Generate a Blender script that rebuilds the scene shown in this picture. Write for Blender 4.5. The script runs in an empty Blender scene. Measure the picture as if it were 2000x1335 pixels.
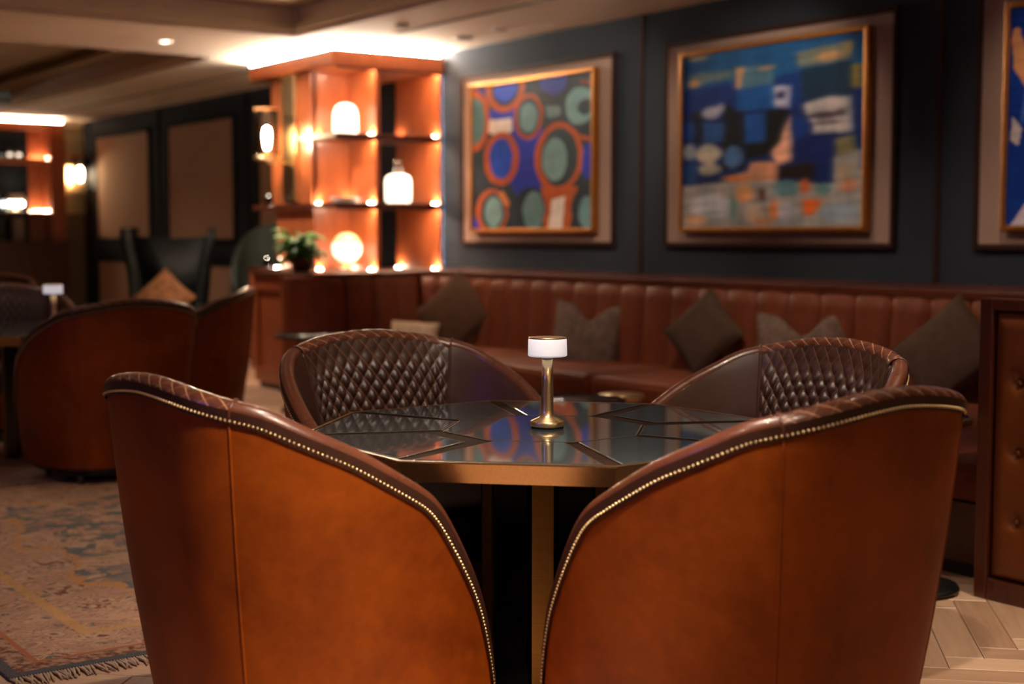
import bpy, bmesh, math, random
import numpy as np
from mathutils import Vector, Matrix

R = math.radians
rng = random.Random(7)
scene = bpy.context.scene
COL = scene.collection

# ------------------------------------------------------------------ camera
cam_data = bpy.data.cameras.new('camera')
cam = bpy.data.objects.new('camera', cam_data)
COL.objects.link(cam)
cam.location = (10.624, -6.888, 1.25)
cam.rotation_euler = (R(90 - 4.30), 0, R(54.562))
cam_data.sensor_width = 36.0
cam_data.lens = 50.08
cam_data.clip_start = 0.05
cam_data.clip_end = 100
cam_data.dof.use_dof = True
cam_data.dof.focus_distance = 3.82
cam_data.dof.aperture_fstop = 1.9
scene.camera = cam

# ------------------------------------------------------------------ world, exposure
world = bpy.data.worlds.new('world')
scene.world = world
world.use_nodes = True
world.node_tree.nodes['Background'].inputs[0].default_value = (0.004, 0.003, 0.0025, 1)
world.node_tree.nodes['Background'].inputs[1].default_value = 1.0
vs = scene.view_settings
vs.view_transform = 'Standard'
vs.look = 'None'
vs.gamma = 1.0
vs.exposure = 1.0
vs.use_curve_mapping = False
try:
    scene.cycles.use_denoising = True
    scene.cycles.denoiser = 'OPENIMAGEDENOISE'
    scene.cycles.caustics_reflective = False
    scene.cycles.caustics_refractive = False
    scene.cycles.sample_clamp_indirect = 4.0
    scene.cycles.blur_glossy = 0.5
    scene.cycles.max_bounces = 5
    scene.cycles.use_adaptive_sampling = True
    scene.cycles.adaptive_threshold = 0.05
    scene.cycles.diffuse_bounces = 3
    scene.cycles.glossy_bounces = 3
    scene.cycles.transparent_max_bounces = 8
except Exception:
    pass

# ceiling downlights, unseen ones marked added only brighten what they point to: (x, y, z of the ceiling they sit in, power, cone degrees, point aimed at or None, where)
DOWNLIGHTS = [
    (8.80, -7.40, 3.25, 55, 26, (8.35, -5.0, .62), 'added to brighten the right foreground chair'),
    (10.20, -5.45, 3.25, 340, 27, (7.95, -5.25, .62), 'aimed at the left foreground chair'),
    (8.42, -5.32, 3.25, 135, 38, None, 'above the two foreground chairs'),
    (8.75, -3.15, 3.25, 115, 70, None, 'above the bare floor at the right'),
    (5.20, -5.10, 3.25, 78, 66, None, 'above the rug'),
    (9.20, -5.95, 3.25, 24, 140, None, 'nearest the camera'),
    (5.30, -2.60, 3.25, 70, 60, (5.3, -.9, .6), 'added to brighten the right half of the banquette'),
    (2.70, -2.60, 3.25, 60, 60, (2.5, -.9, .6), 'added to brighten the left half of the banquette'),
    (8.15, -5.00, 3.25, 115, 62, (7.5, -4.5, .7), 'above the near glass table'),
    (3.75, -1.40, 2.85, 84, 64, (1.3, 0, 1.75), 'added to brighten the painting of rings'),
    (4.30, -1.30, 2.85, 26, 84, (3.9, 0, 1.75), 'added to brighten the painting of blue blocks'),
    (6.60, -1.30, 2.85, 30, 84, (6.5, 0, 1.75), 'added to brighten the painting with the tan leaf'),
    (1.15, -2.60, 3.25, 75, 40, None, 'above the gap beside the walnut cabinet end'),
    (-5.60, -2.70, 3.25, 45, 130, None, 'added in the far tray to brighten the beige wall panels'),
    (2.00, -4.70, 3.25, 20, 80, None, 'above the far octagonal table'),
    (-0.783, -2.30, 2.85, 120, 100, (-.85, -1.3, 1.5), ''),
]
WARM = (1.0, 0.83, 0.66)

# ================================================================== helpers
def sr(r, g, b):
    def c(v):
        v /= 255.0
        return v / 12.92 if v <= 0.04045 else ((v + 0.055) / 1.055) ** 2.4
    return (c(r), c(g), c(b), 1.0)

class NT:
    """small helper around a material's node tree"""
    def __init__(self, name):
        self.m = bpy.data.materials.new(name)
        self.m.use_nodes = True
        self.t = self.m.node_tree
        self.n = self.t.nodes
        self.b = self.n['Principled BSDF']
        self.out = self.n['Material Output']
    def add(self, kind, **kw):
        nd = self.n.new(kind)
        for k, v in kw.items():
            setattr(nd, k, v)
        return nd
    def link(self, a, b):
        self.t.links.new(a, b)
    def val(self, sock, v):
        if hasattr(v, 'is_output') or hasattr(v, 'links'):
            self.link(v, sock)
        else:
            sock.default_value = v
    def math(self, op, a, b=0.0, c=None):
        nd = self.add('ShaderNodeMath', operation=op)
        self.val(nd.inputs[0], a)
        self.val(nd.inputs[1], b)
        if c is not None:
            self.val(nd.inputs[2], c)
        return nd.outputs[0]
    def mix(self, fac, a, b, mode='MIX'):
        nd = self.add('ShaderNodeMix', data_type='RGBA', blend_type=mode)
        self.val(nd.inputs['Factor'], fac)
        self.val(nd.inputs['A'], a) if False else None
        ia = [i for i in nd.inputs if i.name == 'A' and i.type == 'RGBA'][0]
        ib = [i for i in nd.inputs if i.name == 'B' and i.type == 'RGBA'][0]
        self.val(ia, a)
        self.val(ib, b)
        return [o for o in nd.outputs if o.type == 'RGBA'][0]
    def noise(self, scale, detail=4, rough=0.55, vec=None, dist=0.0):
        nd = self.add('ShaderNodeTexNoise')
        nd.inputs['Scale'].default_value = scale
        nd.inputs['Detail'].default_value = detail
        nd.inputs['Roughness'].default_value = rough
        nd.inputs['Distortion'].default_value = dist
        if vec is not None:
            self.link(vec, nd.inputs['Vector'])
        return nd.outputs['Fac']
    def coord(self, which='Object'):
        return self.add('ShaderNodeTexCoord').outputs[which]
    def mapping(self, vec, scale=(1, 1, 1), loc=(0, 0, 0), rot=(0, 0, 0)):
        nd = self.add('ShaderNodeMapping')
        self.link(vec, nd.inputs['Vector'])
        nd.inputs['Scale'].default_value = scale
        nd.inputs['Location'].default_value = loc
        nd.inputs['Rotation'].default_value = rot
        return nd.outputs[0]
    def ramp(self, fac, stops, interp='LINEAR'):
        nd = self.add('ShaderNodeValToRGB')
        cr = nd.color_ramp
        cr.interpolation = interp
        while len(cr.elements) > 1:
            cr.elements.remove(cr.elements[0])
        cr.elements[0].position = stops[0][0]
        cr.elements[0].color = stops[0][1]
        for p, c in stops[1:]:
            e = cr.elements.new(p)
            e.color = c
        self.link(fac, nd.inputs[0])
        return nd.outputs[0]
    def bump(self, h, strength=0.2, dist=0.01):
        nd = self.add('ShaderNodeBump')
        nd.inputs['Strength'].default_value = strength
        nd.inputs['Distance'].default_value = dist
        self.link(h, nd.inputs['Height'])
        self.link(nd.outputs[0], self.b.inputs['Normal'])
    def set(self, **kw):
        names = dict(base='Base Color', rough='Roughness', metal='Metallic', coat='Coat Weight',
                     coat_rough='Coat Roughness', spec='Specular IOR Level', em='Emission Color',
                     ems='Emission Strength', sheen='Sheen Weight', trans='Transmission Weight', ior='IOR', sss='Subsurface Weight')
        for k, v in kw.items():
            self.val(self.b.inputs[names[k]], v)
        return self

M = {}

def simple(name, col, rough=0.5, metal=0.0, var=0.15, scale=8.0, bump=0.0, bscale=60.0, **kw):
    t = NT(name)
    co = t.coord()
    n = t.noise(scale, 4, 0.6, co)
    dark = tuple(c * (1 - var) for c in col[:3]) + (1,)
    light = tuple(min(1, c * (1 + var)) for c in col[:3]) + (1,)
    t.set(base=t.ramp(n, [(0.3, dark), (0.7, light)]), rough=rough, metal=metal, **kw)
    if bump:
        t.bump(t.noise(bscale, 3, 0.6, co), bump, 0.004)
    M[name] = t.m
    return t.m

def emit(name, col, strength):
    t = NT(name)
    t.set(base=(col[0], col[1], col[2], 1), em=(col[0], col[1], col[2], 1), ems=strength, rough=0.5)
    M[name] = t.m
    return t.m

# ---- leathers
def leather(name, dark, light, rough, spec=.5, coat=0.0):
    t = NT(name)
    co = t.coord()
    n1 = t.noise(3.0, 5, 0.6, co, 0.3)
    n2 = t.noise(26.0, 4, 0.65, co)
    f = t.math('ADD', t.math('MULTIPLY', n1, 0.75), t.math('MULTIPLY', n2, 0.25))
    base = t.ramp(f, [(0.34, dark), (0.66, light)])
    t.set(base=base, rough=t.math('ADD', t.math('MULTIPLY', n2, 0.18), rough - 0.09), coat=coat, spec=spec)
    v = t.add('ShaderNodeTexVoronoi')
    v.inputs['Scale'].default_value = 320
    t.link(co, v.inputs['Vector'])
    t.bump(v.outputs['Distance'], 0.10, 0.002)
    M[name] = t.m

leather('tan_leather', sr(106, 43, 2), sr(148, 68, 5), 0.52, spec=.22)
leather('brown_leather', sr(50, 28, 20), sr(66, 38, 27), 0.42, spec=.35)
leather('roll_leather', sr(72, 37, 24), sr(100, 54, 35), 0.30, coat=0.25)
leather('bench_leather', sr(106, 51, 26), sr(132, 65, 36), 0.58, spec=.25)
leather('panel_leather', sr(96, 46, 14), sr(122, 62, 22), 0.42)
leather('black_leather', sr(6, 9, 11), sr(12, 16, 18), 0.55, spec=.15)
leather('green_leather', sr(40, 46, 42), sr(52, 59, 54), 0.6, spec=.3)

def quilt(name, strong):
    t = NT(name)
    uv = t.add('ShaderNodeUVMap', uv_map='UVMap').outputs[0]
    sp = t.add('ShaderNodeSeparateXYZ')
    t.link(uv, sp.inputs[0])
    u, v = sp.outputs[0], sp.outputs[1]
    def line(e, w):
        f = t.math('FRACT', e)
        d = t.math('ABSOLUTE', t.math('SUBTRACT', f, 0.5))
        return t.math('GREATER_THAN', d, 0.5 - w)
    l1 = line(t.math('ADD', u, v), 0.035)
    l2 = line(t.math('SUBTRACT', u, v), 0.028)
    if strong:
        th = t.math('MAXIMUM', l1, t.math('MULTIPLY', l2, 0.35))
    else:
        th = t.math('MAXIMUM', t.math('MULTIPLY', l1, 0.75), t.math('MULTIPLY', l2, 0.4))
    co = t.coord()
    n2 = t.noise(26.0, 4, 0.65, co)
    base = t.ramp(n2, [(0.3, sr(46, 27, 21)), (0.7, sr(64, 38, 29))] if not strong else
                  [(0.3, sr(70, 36, 24)), (0.7, sr(98, 53, 35))])
    t.set(base=t.mix(th, base, sr(184, 130, 100) if strong else sr(126, 82, 60)), rough=t.math('ADD', t.math('MULTIPLY', n2, 0.16), 0.24 if strong else 0.33), coat=0.25 if strong else 0.05)
    M[name] = t.m
quilt('quilted_leather', False)
quilt('stitched_leather', True)

# ---- metals, glass, wood
def brushed(name, col, rough, axis=(1, 1, 60)):
    t = NT(name)
    co = t.mapping(t.coord(), axis)
    n = t.noise(6.0, 3, 0.6, co)
    d = tuple(c * 0.82 for c in col[:3]) + (1,)
    t.set(base=t.ramp(n, [(0.3, d), (0.7, col)]), metal=1.0, rough=t.math('ADD', t.math('MULTIPLY', n, 0.14), rough - 0.07))
    M[name] = t.m
brushed('brass', sr(250, 218, 164), 0.32)
brushed('rim_brass', sr(184, 148, 106), 0.36, (40, 40, 1))
brushed('dark_brass', sr(150, 116, 66), 0.36)
brushed('nail_brass', sr(214, 186, 140), 0.34, (1, 1, 1))
brushed('gold_frame', sr(196, 132, 66), 0.38, (3, 3, 3))
simple('black_metal', sr(14, 13, 12), 0.42, 0.0, 0.2)
simple('black_gloss', sr(9, 9, 10), 0.22, 0.0, 0.2)

def wood(name, dark, light, rough=0.35, axis=(14, 14, 1.2), coat=0.2, spec=0.5):
    t = NT(name)
    co = t.mapping(t.coord(), axis)
    n = t.noise(2.2, 6, 0.62, co, 0.6)
    n2 = t.noise(1.1, 3, 0.5, t.coord())
    f = t.math('ADD', t.math('MULTIPLY', n, 0.7), t.math('MULTIPLY', n2, 0.3))
    t.set(base=t.ramp(f, [(0.32, dark), (0.68, light)]), rough=rough, coat=coat, spec=spec)
    t.bump(n, 0.05, 0.002)
    M[name] = t.m
wood('walnut', sr(134, 66, 34), sr(176, 96, 54))
wood('walnut_dark', sr(62, 26, 14), sr(86, 38, 20))
wood('ledge_wood', sr(70, 30, 18), sr(98, 46, 28), axis=(1.2, 14, 14))
wood('table_wood', sr(26, 16, 11), sr(44, 28, 19), axis=(10, 1.5, 10), rough=0.7, coat=0.0, spec=0.03)
wood('foot_wood', sr(26, 14, 9), sr(40, 22, 14))

def parquet(name):
    t = NT(name)
    g = t.add('ShaderNodeNewGeometry').outputs['Random Per Island']
    o = t.add('ShaderNodeObjectInfo').outputs['Random']
    rnd = t.math('FRACT', t.math('ADD', t.math('MULTIPLY', g, 1.7), o))
    uv = t.add('ShaderNodeUVMap', uv_map='UVMap').outputs[0]
    co = t.add('ShaderNodeVectorMath', operation='ADD')
    t.link(t.mapping(uv, (3, 45, 1)), co.inputs[0])
    cx = t.add('ShaderNodeCombineXYZ')
    t.link(t.math('MULTIPLY', rnd, 31.0), cx.inputs[0])
    t.link(t.math('MULTIPLY', rnd, 17.0), cx.inputs[2])
    t.link(cx.outputs[0], co.inputs[1])
    n = t.noise(1.0, 6, 0.65, co.outputs[0], 0.5)
    f = t.math('ADD', t.math('MULTIPLY', n, 0.6), t.math('MULTIPLY', rnd, 0.4))
    t.set(base=t.ramp(f, [(0.25, sr(168, 130, 102)), (0.75, sr(216, 178, 146))]), rough=0.38, coat=0.1)
    t.bump(n, 0.06, 0.002)
    M[name] = t.m
parquet('oak_plank')

def clear_glass(name, tint=(1, 1, 1), refl=1.0):
    t = NT(name)
    tr = t.add('ShaderNodeBsdfTransparent')
    tr.inputs[0].default_value = (tint[0], tint[1], tint[2], 1)
    gl = t.add('ShaderNodeBsdfGlossy')
    gl.inputs['Roughness'].default_value = 0.03
    fr = t.add('ShaderNodeFresnel')
    fr.inputs['IOR'].default_value = 1.45
    mx = t.add('ShaderNodeMixShader')
    t.link(t.math('MULTIPLY', fr.outputs[0], refl), mx.inputs[0])
    t.link(tr.outputs[0], mx.inputs[1])
    t.link(gl.outputs[0], mx.inputs[2])
    t.link(mx.outputs[0], t.out.inputs[0])
    M[name] = t.m
clear_glass('clear_glass', (0.97, 0.96, 0.94))

def table_glass(name):
    t = NT(name)
    n = t.noise(1.5, 2, 0.5, t.coord())
    t.set(base=t.ramp(n, [(0.3, (0.026, 0.030, 0.032, 1)), (0.7, (0.034, 0.039, 0.041, 1))]), rough=0.03, ior=1.95)
    M[name] = t.m
table_glass('smoked_glass')

simple('wall_blue', sr(44, 48, 55), 0.85, 0, 0.10, 3.0, 0.15, 260, spec=0.12)
simple('end_wall_brown', sr(128, 104, 78), 0.7, 0, 0.08, 3.0)
simple('ceiling_paint', sr(222, 200, 178), 0.8, 0, 0.04, 2.0)
simple('tray_paint', sr(212, 192, 166), 0.85, 0, 0.05, 2.0)
simple('slot_black', sr(30, 26, 22), 0.8)
simple('sensor_grey', sr(120, 112, 104), 0.6)
simple('lamp_white', sr(230, 222, 214), 0.5, 0, 0.03)
simple('fabric_panel', sr(172, 134, 108), 0.9, 0, 0.08, 40.0, 0.2, 400)
simple('mat_linen', sr(154, 124, 107), 0.9, 0, 0.07, 60.0, 0.2, 500)
simple('rear_wall', sr(44, 34, 28), 0.8)
simple('panel_trim', sr(30, 32, 38), 0.85, spec=0.1)
simple('seam_wood', sr(44, 22, 16), 0.7, spec=0.15)
simple('floor_base', sr(70, 48, 32), 0.8)
simple('white_ceramic', sr(220, 216, 212), 0.3, 0, 0.05)
simple('leaf_green', sr(52, 128, 34), 0.35, 0, 0.4, 20.0)
simple('leaf_pale', sr(170, 196, 110), 0.4, 0, 0.35, 20.0)
simple('stem_green', sr(60, 86, 34), 0.5)
simple('pot_brown', sr(86, 46, 30), 0.4)
simple('mirror_grey', sr(90, 100, 108), 0.12, 0.85, 0.08, 2.0)
simple('rug_binding', sr(52, 56, 62), 0.95, 0, 0.2, 60)
simple('fringe_wool', sr(176, 148, 122), 0.95, 0, 0.2, 40)
simple('amber_glass', sr(222, 158, 104), 0.3, 0, 0.08, 4.0)
simple('carafe_grey', sr(150, 140, 130), 0.15)

def fabric(name, a, b, scale=180):
    t = NT(name)
    co = t.coord()
    w1 = t.noise(scale, 2, 0.5, co)
    w2 = t.noise(14, 4, 0.6, co)
    f = t.math('ADD', t.math('MULTIPLY', w1, 0.5), t.math('MULTIPLY', w2, 0.5))
    t.set(base=t.ramp(f, [(0.35, a), (0.65, b)]), rough=0.95, spec=0.1)
    t.bump(w1, 0.25, 0.003)
    M[name] = t.m
fabric('cushion_brown', sr(78, 54, 38), sr(94, 68, 50))
fabric('cushion_taupe', sr(92, 74, 62), sr(136, 112, 98), 60)
fabric('cushion_cream', sr(190, 160, 130), sr(214, 186, 158))
fabric('cushion_grey', sr(76, 58, 46), sr(92, 72, 58))
fabric('cushion_rust', sr(96, 60, 38), sr(150, 104, 72), 30)

emit('lens_glow', (1.0, 0.86, 0.66), 14)
emit('strip_glow', (1.0, 0.72, 0.48), 100)
emit('cove_glow', (1.0, 0.86, 0.70), 4.8)
emit('puck_glow', (1.0, 0.74, 0.52), 200)
emit('violet_glow', (0.22, 0.14, 1.0), 45)
emit('amber_glow', (1.0, 0.55, 0.24), 0.30)
emit('globe_glow', (1.0, 0.84, 0.66), 0.8)
emit('uplight_glow', (1.0, 0.89, 0.73), 1000)
emit('bar_glow', (1.0, 0.82, 0.60), 90)
emit('cool_glow', (0.70, 0.84, 1.0), 5)
emit('bulb_glow', (1.0, 0.72, 0.40), 150)
emit('frosted_glow', (1.0, 0.83, 0.64), 1.7)
emit('flame_glow', (1.0, 0.88, 0.70), 30)

def shade_mat():
    t = NT('lamp_shade_white')
    t.set(base=(0.82, 0.80, 0.82, 1), rough=0.35, em=(0.95, 0.88, 0.92, 1), ems=0.24)
    M['lamp_shade_white'] = t.m
shade_mat()

# ------------------------------------------------------------------ objects
def tag(o, label=None, cat=None, group=None, kind=None):
    if label: o['label'] = label
    if cat: o['category'] = cat
    if group: o['group'] = group
    if kind: o['kind'] = kind
    return o

def empty(name, loc=(0, 0, 0), rz=0.0):
    o = bpy.data.objects.new(name, None)
    o.empty_display_size = 0.1
    COL.objects.link(o)
    o.location = loc
    o.rotation_euler = (0, 0, rz)
    return o

class MB:
    """collects geometry, then builds ONE mesh object"""
    def __init__(self):
        self.v, self.f, self.uv, self.sm = [], [], [], []
    def add(self, verts, faces, uvs=None, smooth=False):
        o = len(self.v)
        self.v += [tuple(p) for p in verts]
        self.f += [tuple(i + o for i in q) for q in faces]
        self.uv += uvs if uvs is not None else [(0.0, 0.0)] * len(verts)
        self.sm += [smooth] * len(faces)
        return self
    def box(self, x0, x1, y0, y1, z0, z1, bev=0.0):
        if x0 > x1: x0, x1 = x1, x0
        if y0 > y1: y0, y1 = y1, y0
        if z0 > z1: z0, z1 = z1, z0
        b = min(bev, (x1 - x0) * .45, (y1 - y0) * .45, (z1 - z0) * .45)
        if b <= 0:
            v = [(x, y, z) for z in (z0, z1) for y in (y0, y1) for x in (x0, x1)]
            f = [(0, 2, 3, 1), (4, 5, 7, 6), (0, 1, 5, 4), (2, 6, 7, 3), (0, 4, 6, 2), (1, 3, 7, 5)]
            uv = [((p[0] - x0), (p[1] - y0)) for p in v]
            return self.add(v, f, uv)
        bm = bmesh.new()
        vs_ = [bm.verts.new((x, y, z)) for z in (z0, z1) for y in (y0, y1) for x in (x0, x1)]
        for q in [(0, 2, 3, 1), (4, 5, 7, 6), (0, 1, 5, 4), (2, 6, 7, 3), (0, 4, 6, 2), (1, 3, 7, 5)]:
            bm.faces.new([vs_[i] for i in q])
        bmesh.ops.bevel(bm, geom=list(bm.edges), offset=b, segments=2, profile=0.5, affect='EDGES')
        bm.verts.index_update()
        self.add([v.co[:] for v in bm.verts], [[v.index for v in f.verts] for f in bm.faces], smooth=False)
        bm.free()
        return self
    def lathe(self, prof, seg=32, c=(0, 0, 0), a0=0.0, a1=2 * math.pi, smooth=True):
        full = abs(a1 - a0 - 2 * math.pi) < 1e-6
        n = seg if full else seg + 1
        v = []
        for r, z in prof:
            for i in range(n):
                a = a0 + (a1 - a0) * i / seg
                v.append((c[0] + r * math.cos(a), c[1] + r * math.sin(a), c[2] + z))
        f = []
        for k in range(len(prof) - 1):
            for i in range(seg):
                j = (i + 1) % n if full else i + 1
                f.append((k * n + i, k * n + j, (k + 1) * n + j, (k + 1) * n + i))
        return self.add(v, f, smooth=smooth)
    def tube(self, pts, rad, seg=10, closed=False, caps=True):
        pts = [Vector(p) for p in pts]
        n = len(pts)
        v = []
        prev = None
        for i, p in enumerate(pts):
            a = pts[i - 1] if (i > 0 or closed) else p
            b = pts[(i + 1) % n] if (i < n - 1 or closed) else p
            t = (b - a).normalized()
            ref = prev if prev is not None else (Vector((0, 0, 1)) if abs(t.z) < .9 else Vector((1, 0, 0)))
            s = (ref - t * ref.dot(t)).normalized()
            prev = s
            u = t.cross(s)
            r = rad[i] if isinstance(rad, (list, tuple)) else rad
            for k in range(seg):
                an = 2 * math.pi * k / seg
                v.append(p + (s * math.cos(an) + u * math.sin(an)) * r)
        f = []
        for i in range(n if closed else n - 1):
            j = (i + 1) % n
            for k in range(seg):
                l = (k + 1) % seg
                f.append((i * seg + k, i * seg + l, j * seg + l, j * seg + k))
        if caps and not closed:
            f.append(tuple(range(seg))[::-1])
            f.append(tuple((n - 1) * seg + k for k in range(seg)))
        return self.add(v, f, smooth=True)
    def prism(self, poly, z0, z1, top=None):
        """poly (x,y) ccw extruded in z; top = optional other polygon at z1"""
        n = len(poly)
        tp = top or poly
        v = [(x, y, z0) for x, y in poly] + [(x, y, z1) for x, y in tp]
        f = [tuple(range(n))[::-1], tuple(range(n, 2 * n))]
        f += [(i, (i + 1) % n, n + (i + 1) % n, n + i) for i in range(n)]
        return self.add(v, f, [(p[0], p[1]) for p in v])
    def grid(self, P, UV=None, smooth=True, flip=False):
        """P: rows x cols x 3"""
        P = np.asarray(P)
        r, c = P.shape[:2]
        v = P.reshape(-1, 3).tolist()
        f = []
        for i in range(r - 1):
            for j in range(c - 1):
                q = (i * c + j, i * c + j + 1, (i + 1) * c + j + 1, (i + 1) * c + j)
                f.append(q[::-1] if flip else q)
        uv = [tuple(q) for q in np.asarray(UV).reshape(-1, 2).tolist()] if UV is not None else None
        return self.add(v, f, uv, smooth)
    def sphere(self, c, r, seg=16, rings=10, sz=1.0):
        prof = [(r * math.sin(math.pi * i / rings) + 1e-5, -r * sz * math.cos(math.pi * i / rings)) for i in range(rings + 1)]
        return self.lathe(prof, seg, c)
    def mesh(self, name):
        me = bpy.data.meshes.new(name)
        me.from_pydata(self.v, [], self.f)
        me.polygons.foreach_set('use_smooth', self.sm)
        uvl = me.uv_layers.new(name='UVMap')
        li = np.empty(len(me.loops), dtype=np.int32)
        me.loops.foreach_get('vertex_index', li)
        uva = np.array(self.uv, dtype=np.float32)[li]
        uvl.data.foreach_set('uv', uva.ravel())
        me.update()
        return me
    def build(self, name, mat, parent=None, loc=None, rz=0.0):
        me = self.mesh(name)
        me.materials.append(M[mat] if isinstance(mat, str) else mat)
        o = bpy.data.objects.new(name, me)
        COL.objects.link(o)
        if parent is not None:
            o.parent = parent
        if loc is not None:
            o.location = loc
        o.rotation_euler = (0, 0, rz)
        return o

def box(name, mat, parent, x0, x1, y0, y1, z0, z1, bev=0.0):
    return MB().box(x0, x1, y0, y1, z0, z1, bev).build(name, mat, parent)

def copy_tree(o, parent=None):
    c = o.copy()
    COL.objects.link(c)
    c.parent = parent
    for ch in list(o.children):
        copy_tree(ch, c)
    return c

def light(name, kind, loc, power, color=WARM, parent=None, size=0.05, rot=(0, 0, 0), cone=None, blend=0.6):
    d = bpy.data.lights.new(name, kind)
    d.energy = power
    d.color = color
    if kind in ('POINT', 'SPOT'):
        d.shadow_soft_size = size
    if kind == 'SPOT':
        d.spot_size = R(cone)
        d.spot_blend = blend
    o = bpy.data.objects.new(name, d)
    COL.objects.link(o)
    o.location = loc
    o.rotation_euler = rot
    if parent is not None:
        o.parent = parent
    return o

def structure(o):
    o['kind'] = 'structure'
    return o

# ================================================================== STRUCTURE
ZC, ZT = 2.85, 3.25          # soffit height, tray ceiling height
X_FAR, X_NEAR, Y_FRONT = -9.6, 13.6, -10.2

floor = structure(box('floor', 'floor_base', None, X_FAR, X_NEAR, Y_FRONT, 0, -0.08, -0.013))

# herringbone parquet, planks at 45 degrees to the walls
PW, PL, PT = 0.115, 0.575, 0.013
def plank_mesh(name):
    mb = MB()
    g = 0.0014
    c = 0.002
    b = [(g, g), (PL - g, g), (PL - g, PW - g), (g, PW - g)]
    t = [(g + c, g + c), (PL - g - c, g + c), (PL - g - c, PW - g - c), (g + c, PW - g - c)]
    mb.prism(b, -PT, -c)
    mb.f = [f for f in mb.f if f != (4, 5, 6, 7)]
    mb.sm = mb.sm[:len(mb.f)]
    v = [(x, y, -c) for x, y in b] + [(x, y, 0) for x, y in t]
    mb.add(v, [(4, 5, 6, 7)] + [(i, (i + 1) % 4, 4 + (i + 1) % 4, 4 + i) for i in range(4)], [(p[0], p[1]) for p in v])
    return mb
pm = plank_mesh('plank')
plank_me = pm.mesh('plank')
plank_me.materials.append(M['oak_plank'])
spots = []
n = round(PL / PW)
ca, sa = math.cos(R(45)), math.sin(R(45))
for m_ in range(-22, 23):
    for k in range(-90, 91):
        for vert in (0, 1):
            if not vert:
                ox, oy, an = k * PW + m_ * 2 * PL, k * PW, 0.0
                cxp, cyp = ox + PL / 2, oy + PW / 2
            else:
                ox, oy, an = k * PW + m_ * 2 * PL, k * PW, 90.0
                cxp, cyp = ox - PW / 2, oy + PL / 2
            wx, wy = 4.0 + ca * cxp - sa * cyp, -4.0 + sa * cxp + ca * cyp
            if -9.3 < wx < 13.2 and -9.9 < wy < -0.3:
                spots.append((wx, wy, 4.0 + ca * ox - sa * oy, -4.0 + sa * ox + ca * oy, R(45 + an)))
def rank(s):
    # planks that show in the picture come first: right foreground, gap by the cabinet, strip past the rug
    x, y = s[0], s[1]
    return min(math.hypot(x - 8.3, y + 3.35), 1.0 + math.hypot(x - 1.1, y + 2.3), 1.2 + math.hypot(x - 3.3, y + 4.9))
spots.sort(key=rank)
for s in spots[:300]:
    o = bpy.data.objects.new('plank', plank_me)
    COL.objects.link(o)
    o.parent = floor
    o.location = (s[2], s[3], 0)
    o.rotation_euler = (0, 0, s[4])
rest = MB()
for s in spots[300:]:
    c, sn = math.cos(s[4]), math.sin(s[4])
    rest.add([(s[2] + c * p[0] - sn * p[1], s[3] + sn * p[0] + c * p[1], p[2]) for p in pm.v], pm.f, pm.uv)
o = rest.build('parquet_planks', 'oak_plank', floor)
o['kind'] = 'stuff'

wall_back = structure(box('wall_back', 'wall_blue', None, X_FAR - .2, X_NEAR, 0, 0.2, 0, ZT + .1))
wall_far = structure(box('wall_far', 'end_wall_brown', None, X_FAR - .2, X_FAR, Y_FRONT, 0, 0, ZT + .1))
wall_front = structure(box('wall_front', 'rear_wall', None, X_FAR - .2, X_NEAR, Y_FRONT - .2, Y_FRONT, 0, ZT + .1))
wall_near = structure(box('wall_near', 'rear_wall', None, X_NEAR, X_NEAR + .2, Y_FRONT - .2, 0.2, 0, ZT + .1))

# ceiling: soffits at ZC around two recessed trays
TR = [(0.07, 12.6, -9.0, -1.52), (-8.7, -1.58, -9.0, -1.53)]
mb = MB()
mb.box(X_FAR, X_NEAR, -1.525, 0, ZC, ZT + .1)
mb.box(-1.58, 0.07, -9.0, -1.525, ZC, ZT + .1)
mb.box(X_FAR, -8.7, -9.0, -1.525, ZC, ZT + .1)
mb.box(12.6, X_NEAR, -9.0, -1.525, ZC, ZT + .1)
mb.box(X_FAR, X_NEAR, Y_FRONT, -9.0, ZC, ZT + .1)
ceiling = structure(mb.build('ceiling', 'ceiling_paint'))
for i, (x0, x1, y0, y1) in enumerate(TR):
    tray = box('tray_panel', 'tray_paint', ceiling, x0, x1, y0, y1, ZT, ZT + .08)
    for j, (d, za, zb) in enumerate(((0.055, ZC + 0.035, ZC + 0.085), (0.03, ZC + .085, ZC + .11), (0.16, ZT - 0.16, ZT - 0.13), (0.012, 0, 0))):
        if za == 0:
            continue
        mo = MB()
        mo.box(x0, x1, y1 - d, y1, za, zb).box(x0, x1, y0, y0 + d, za, zb)
        mo.box(x0, x0 + d, y0 + d, y1 - d, za, zb).box(x1 - d, x1, y0 + d, y1 - d, za, zb)
        mo.build('tray_moulding', 'tray_paint', ceiling)

# cove lighting on the ledge of the near tray, behind a small lip
x0, x1, y0, y1 = TR[0]
for (a, b, c, d_) in ((x0 + .02, x1 - .02, y1 - .06, y1 - .03), (x0 + .02, x1 - .02, y0 + .03, y0 + .06), (x0 + .03, x0 + .06, y0 + .1, y1 - .1), (x1 - .06, x1 - .03, y0 + .1, y1 - .1)):
    box('cove_strip', 'cove_glow', ceiling, a, b, c, d_, ZT - .128, ZT - .118)

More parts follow.
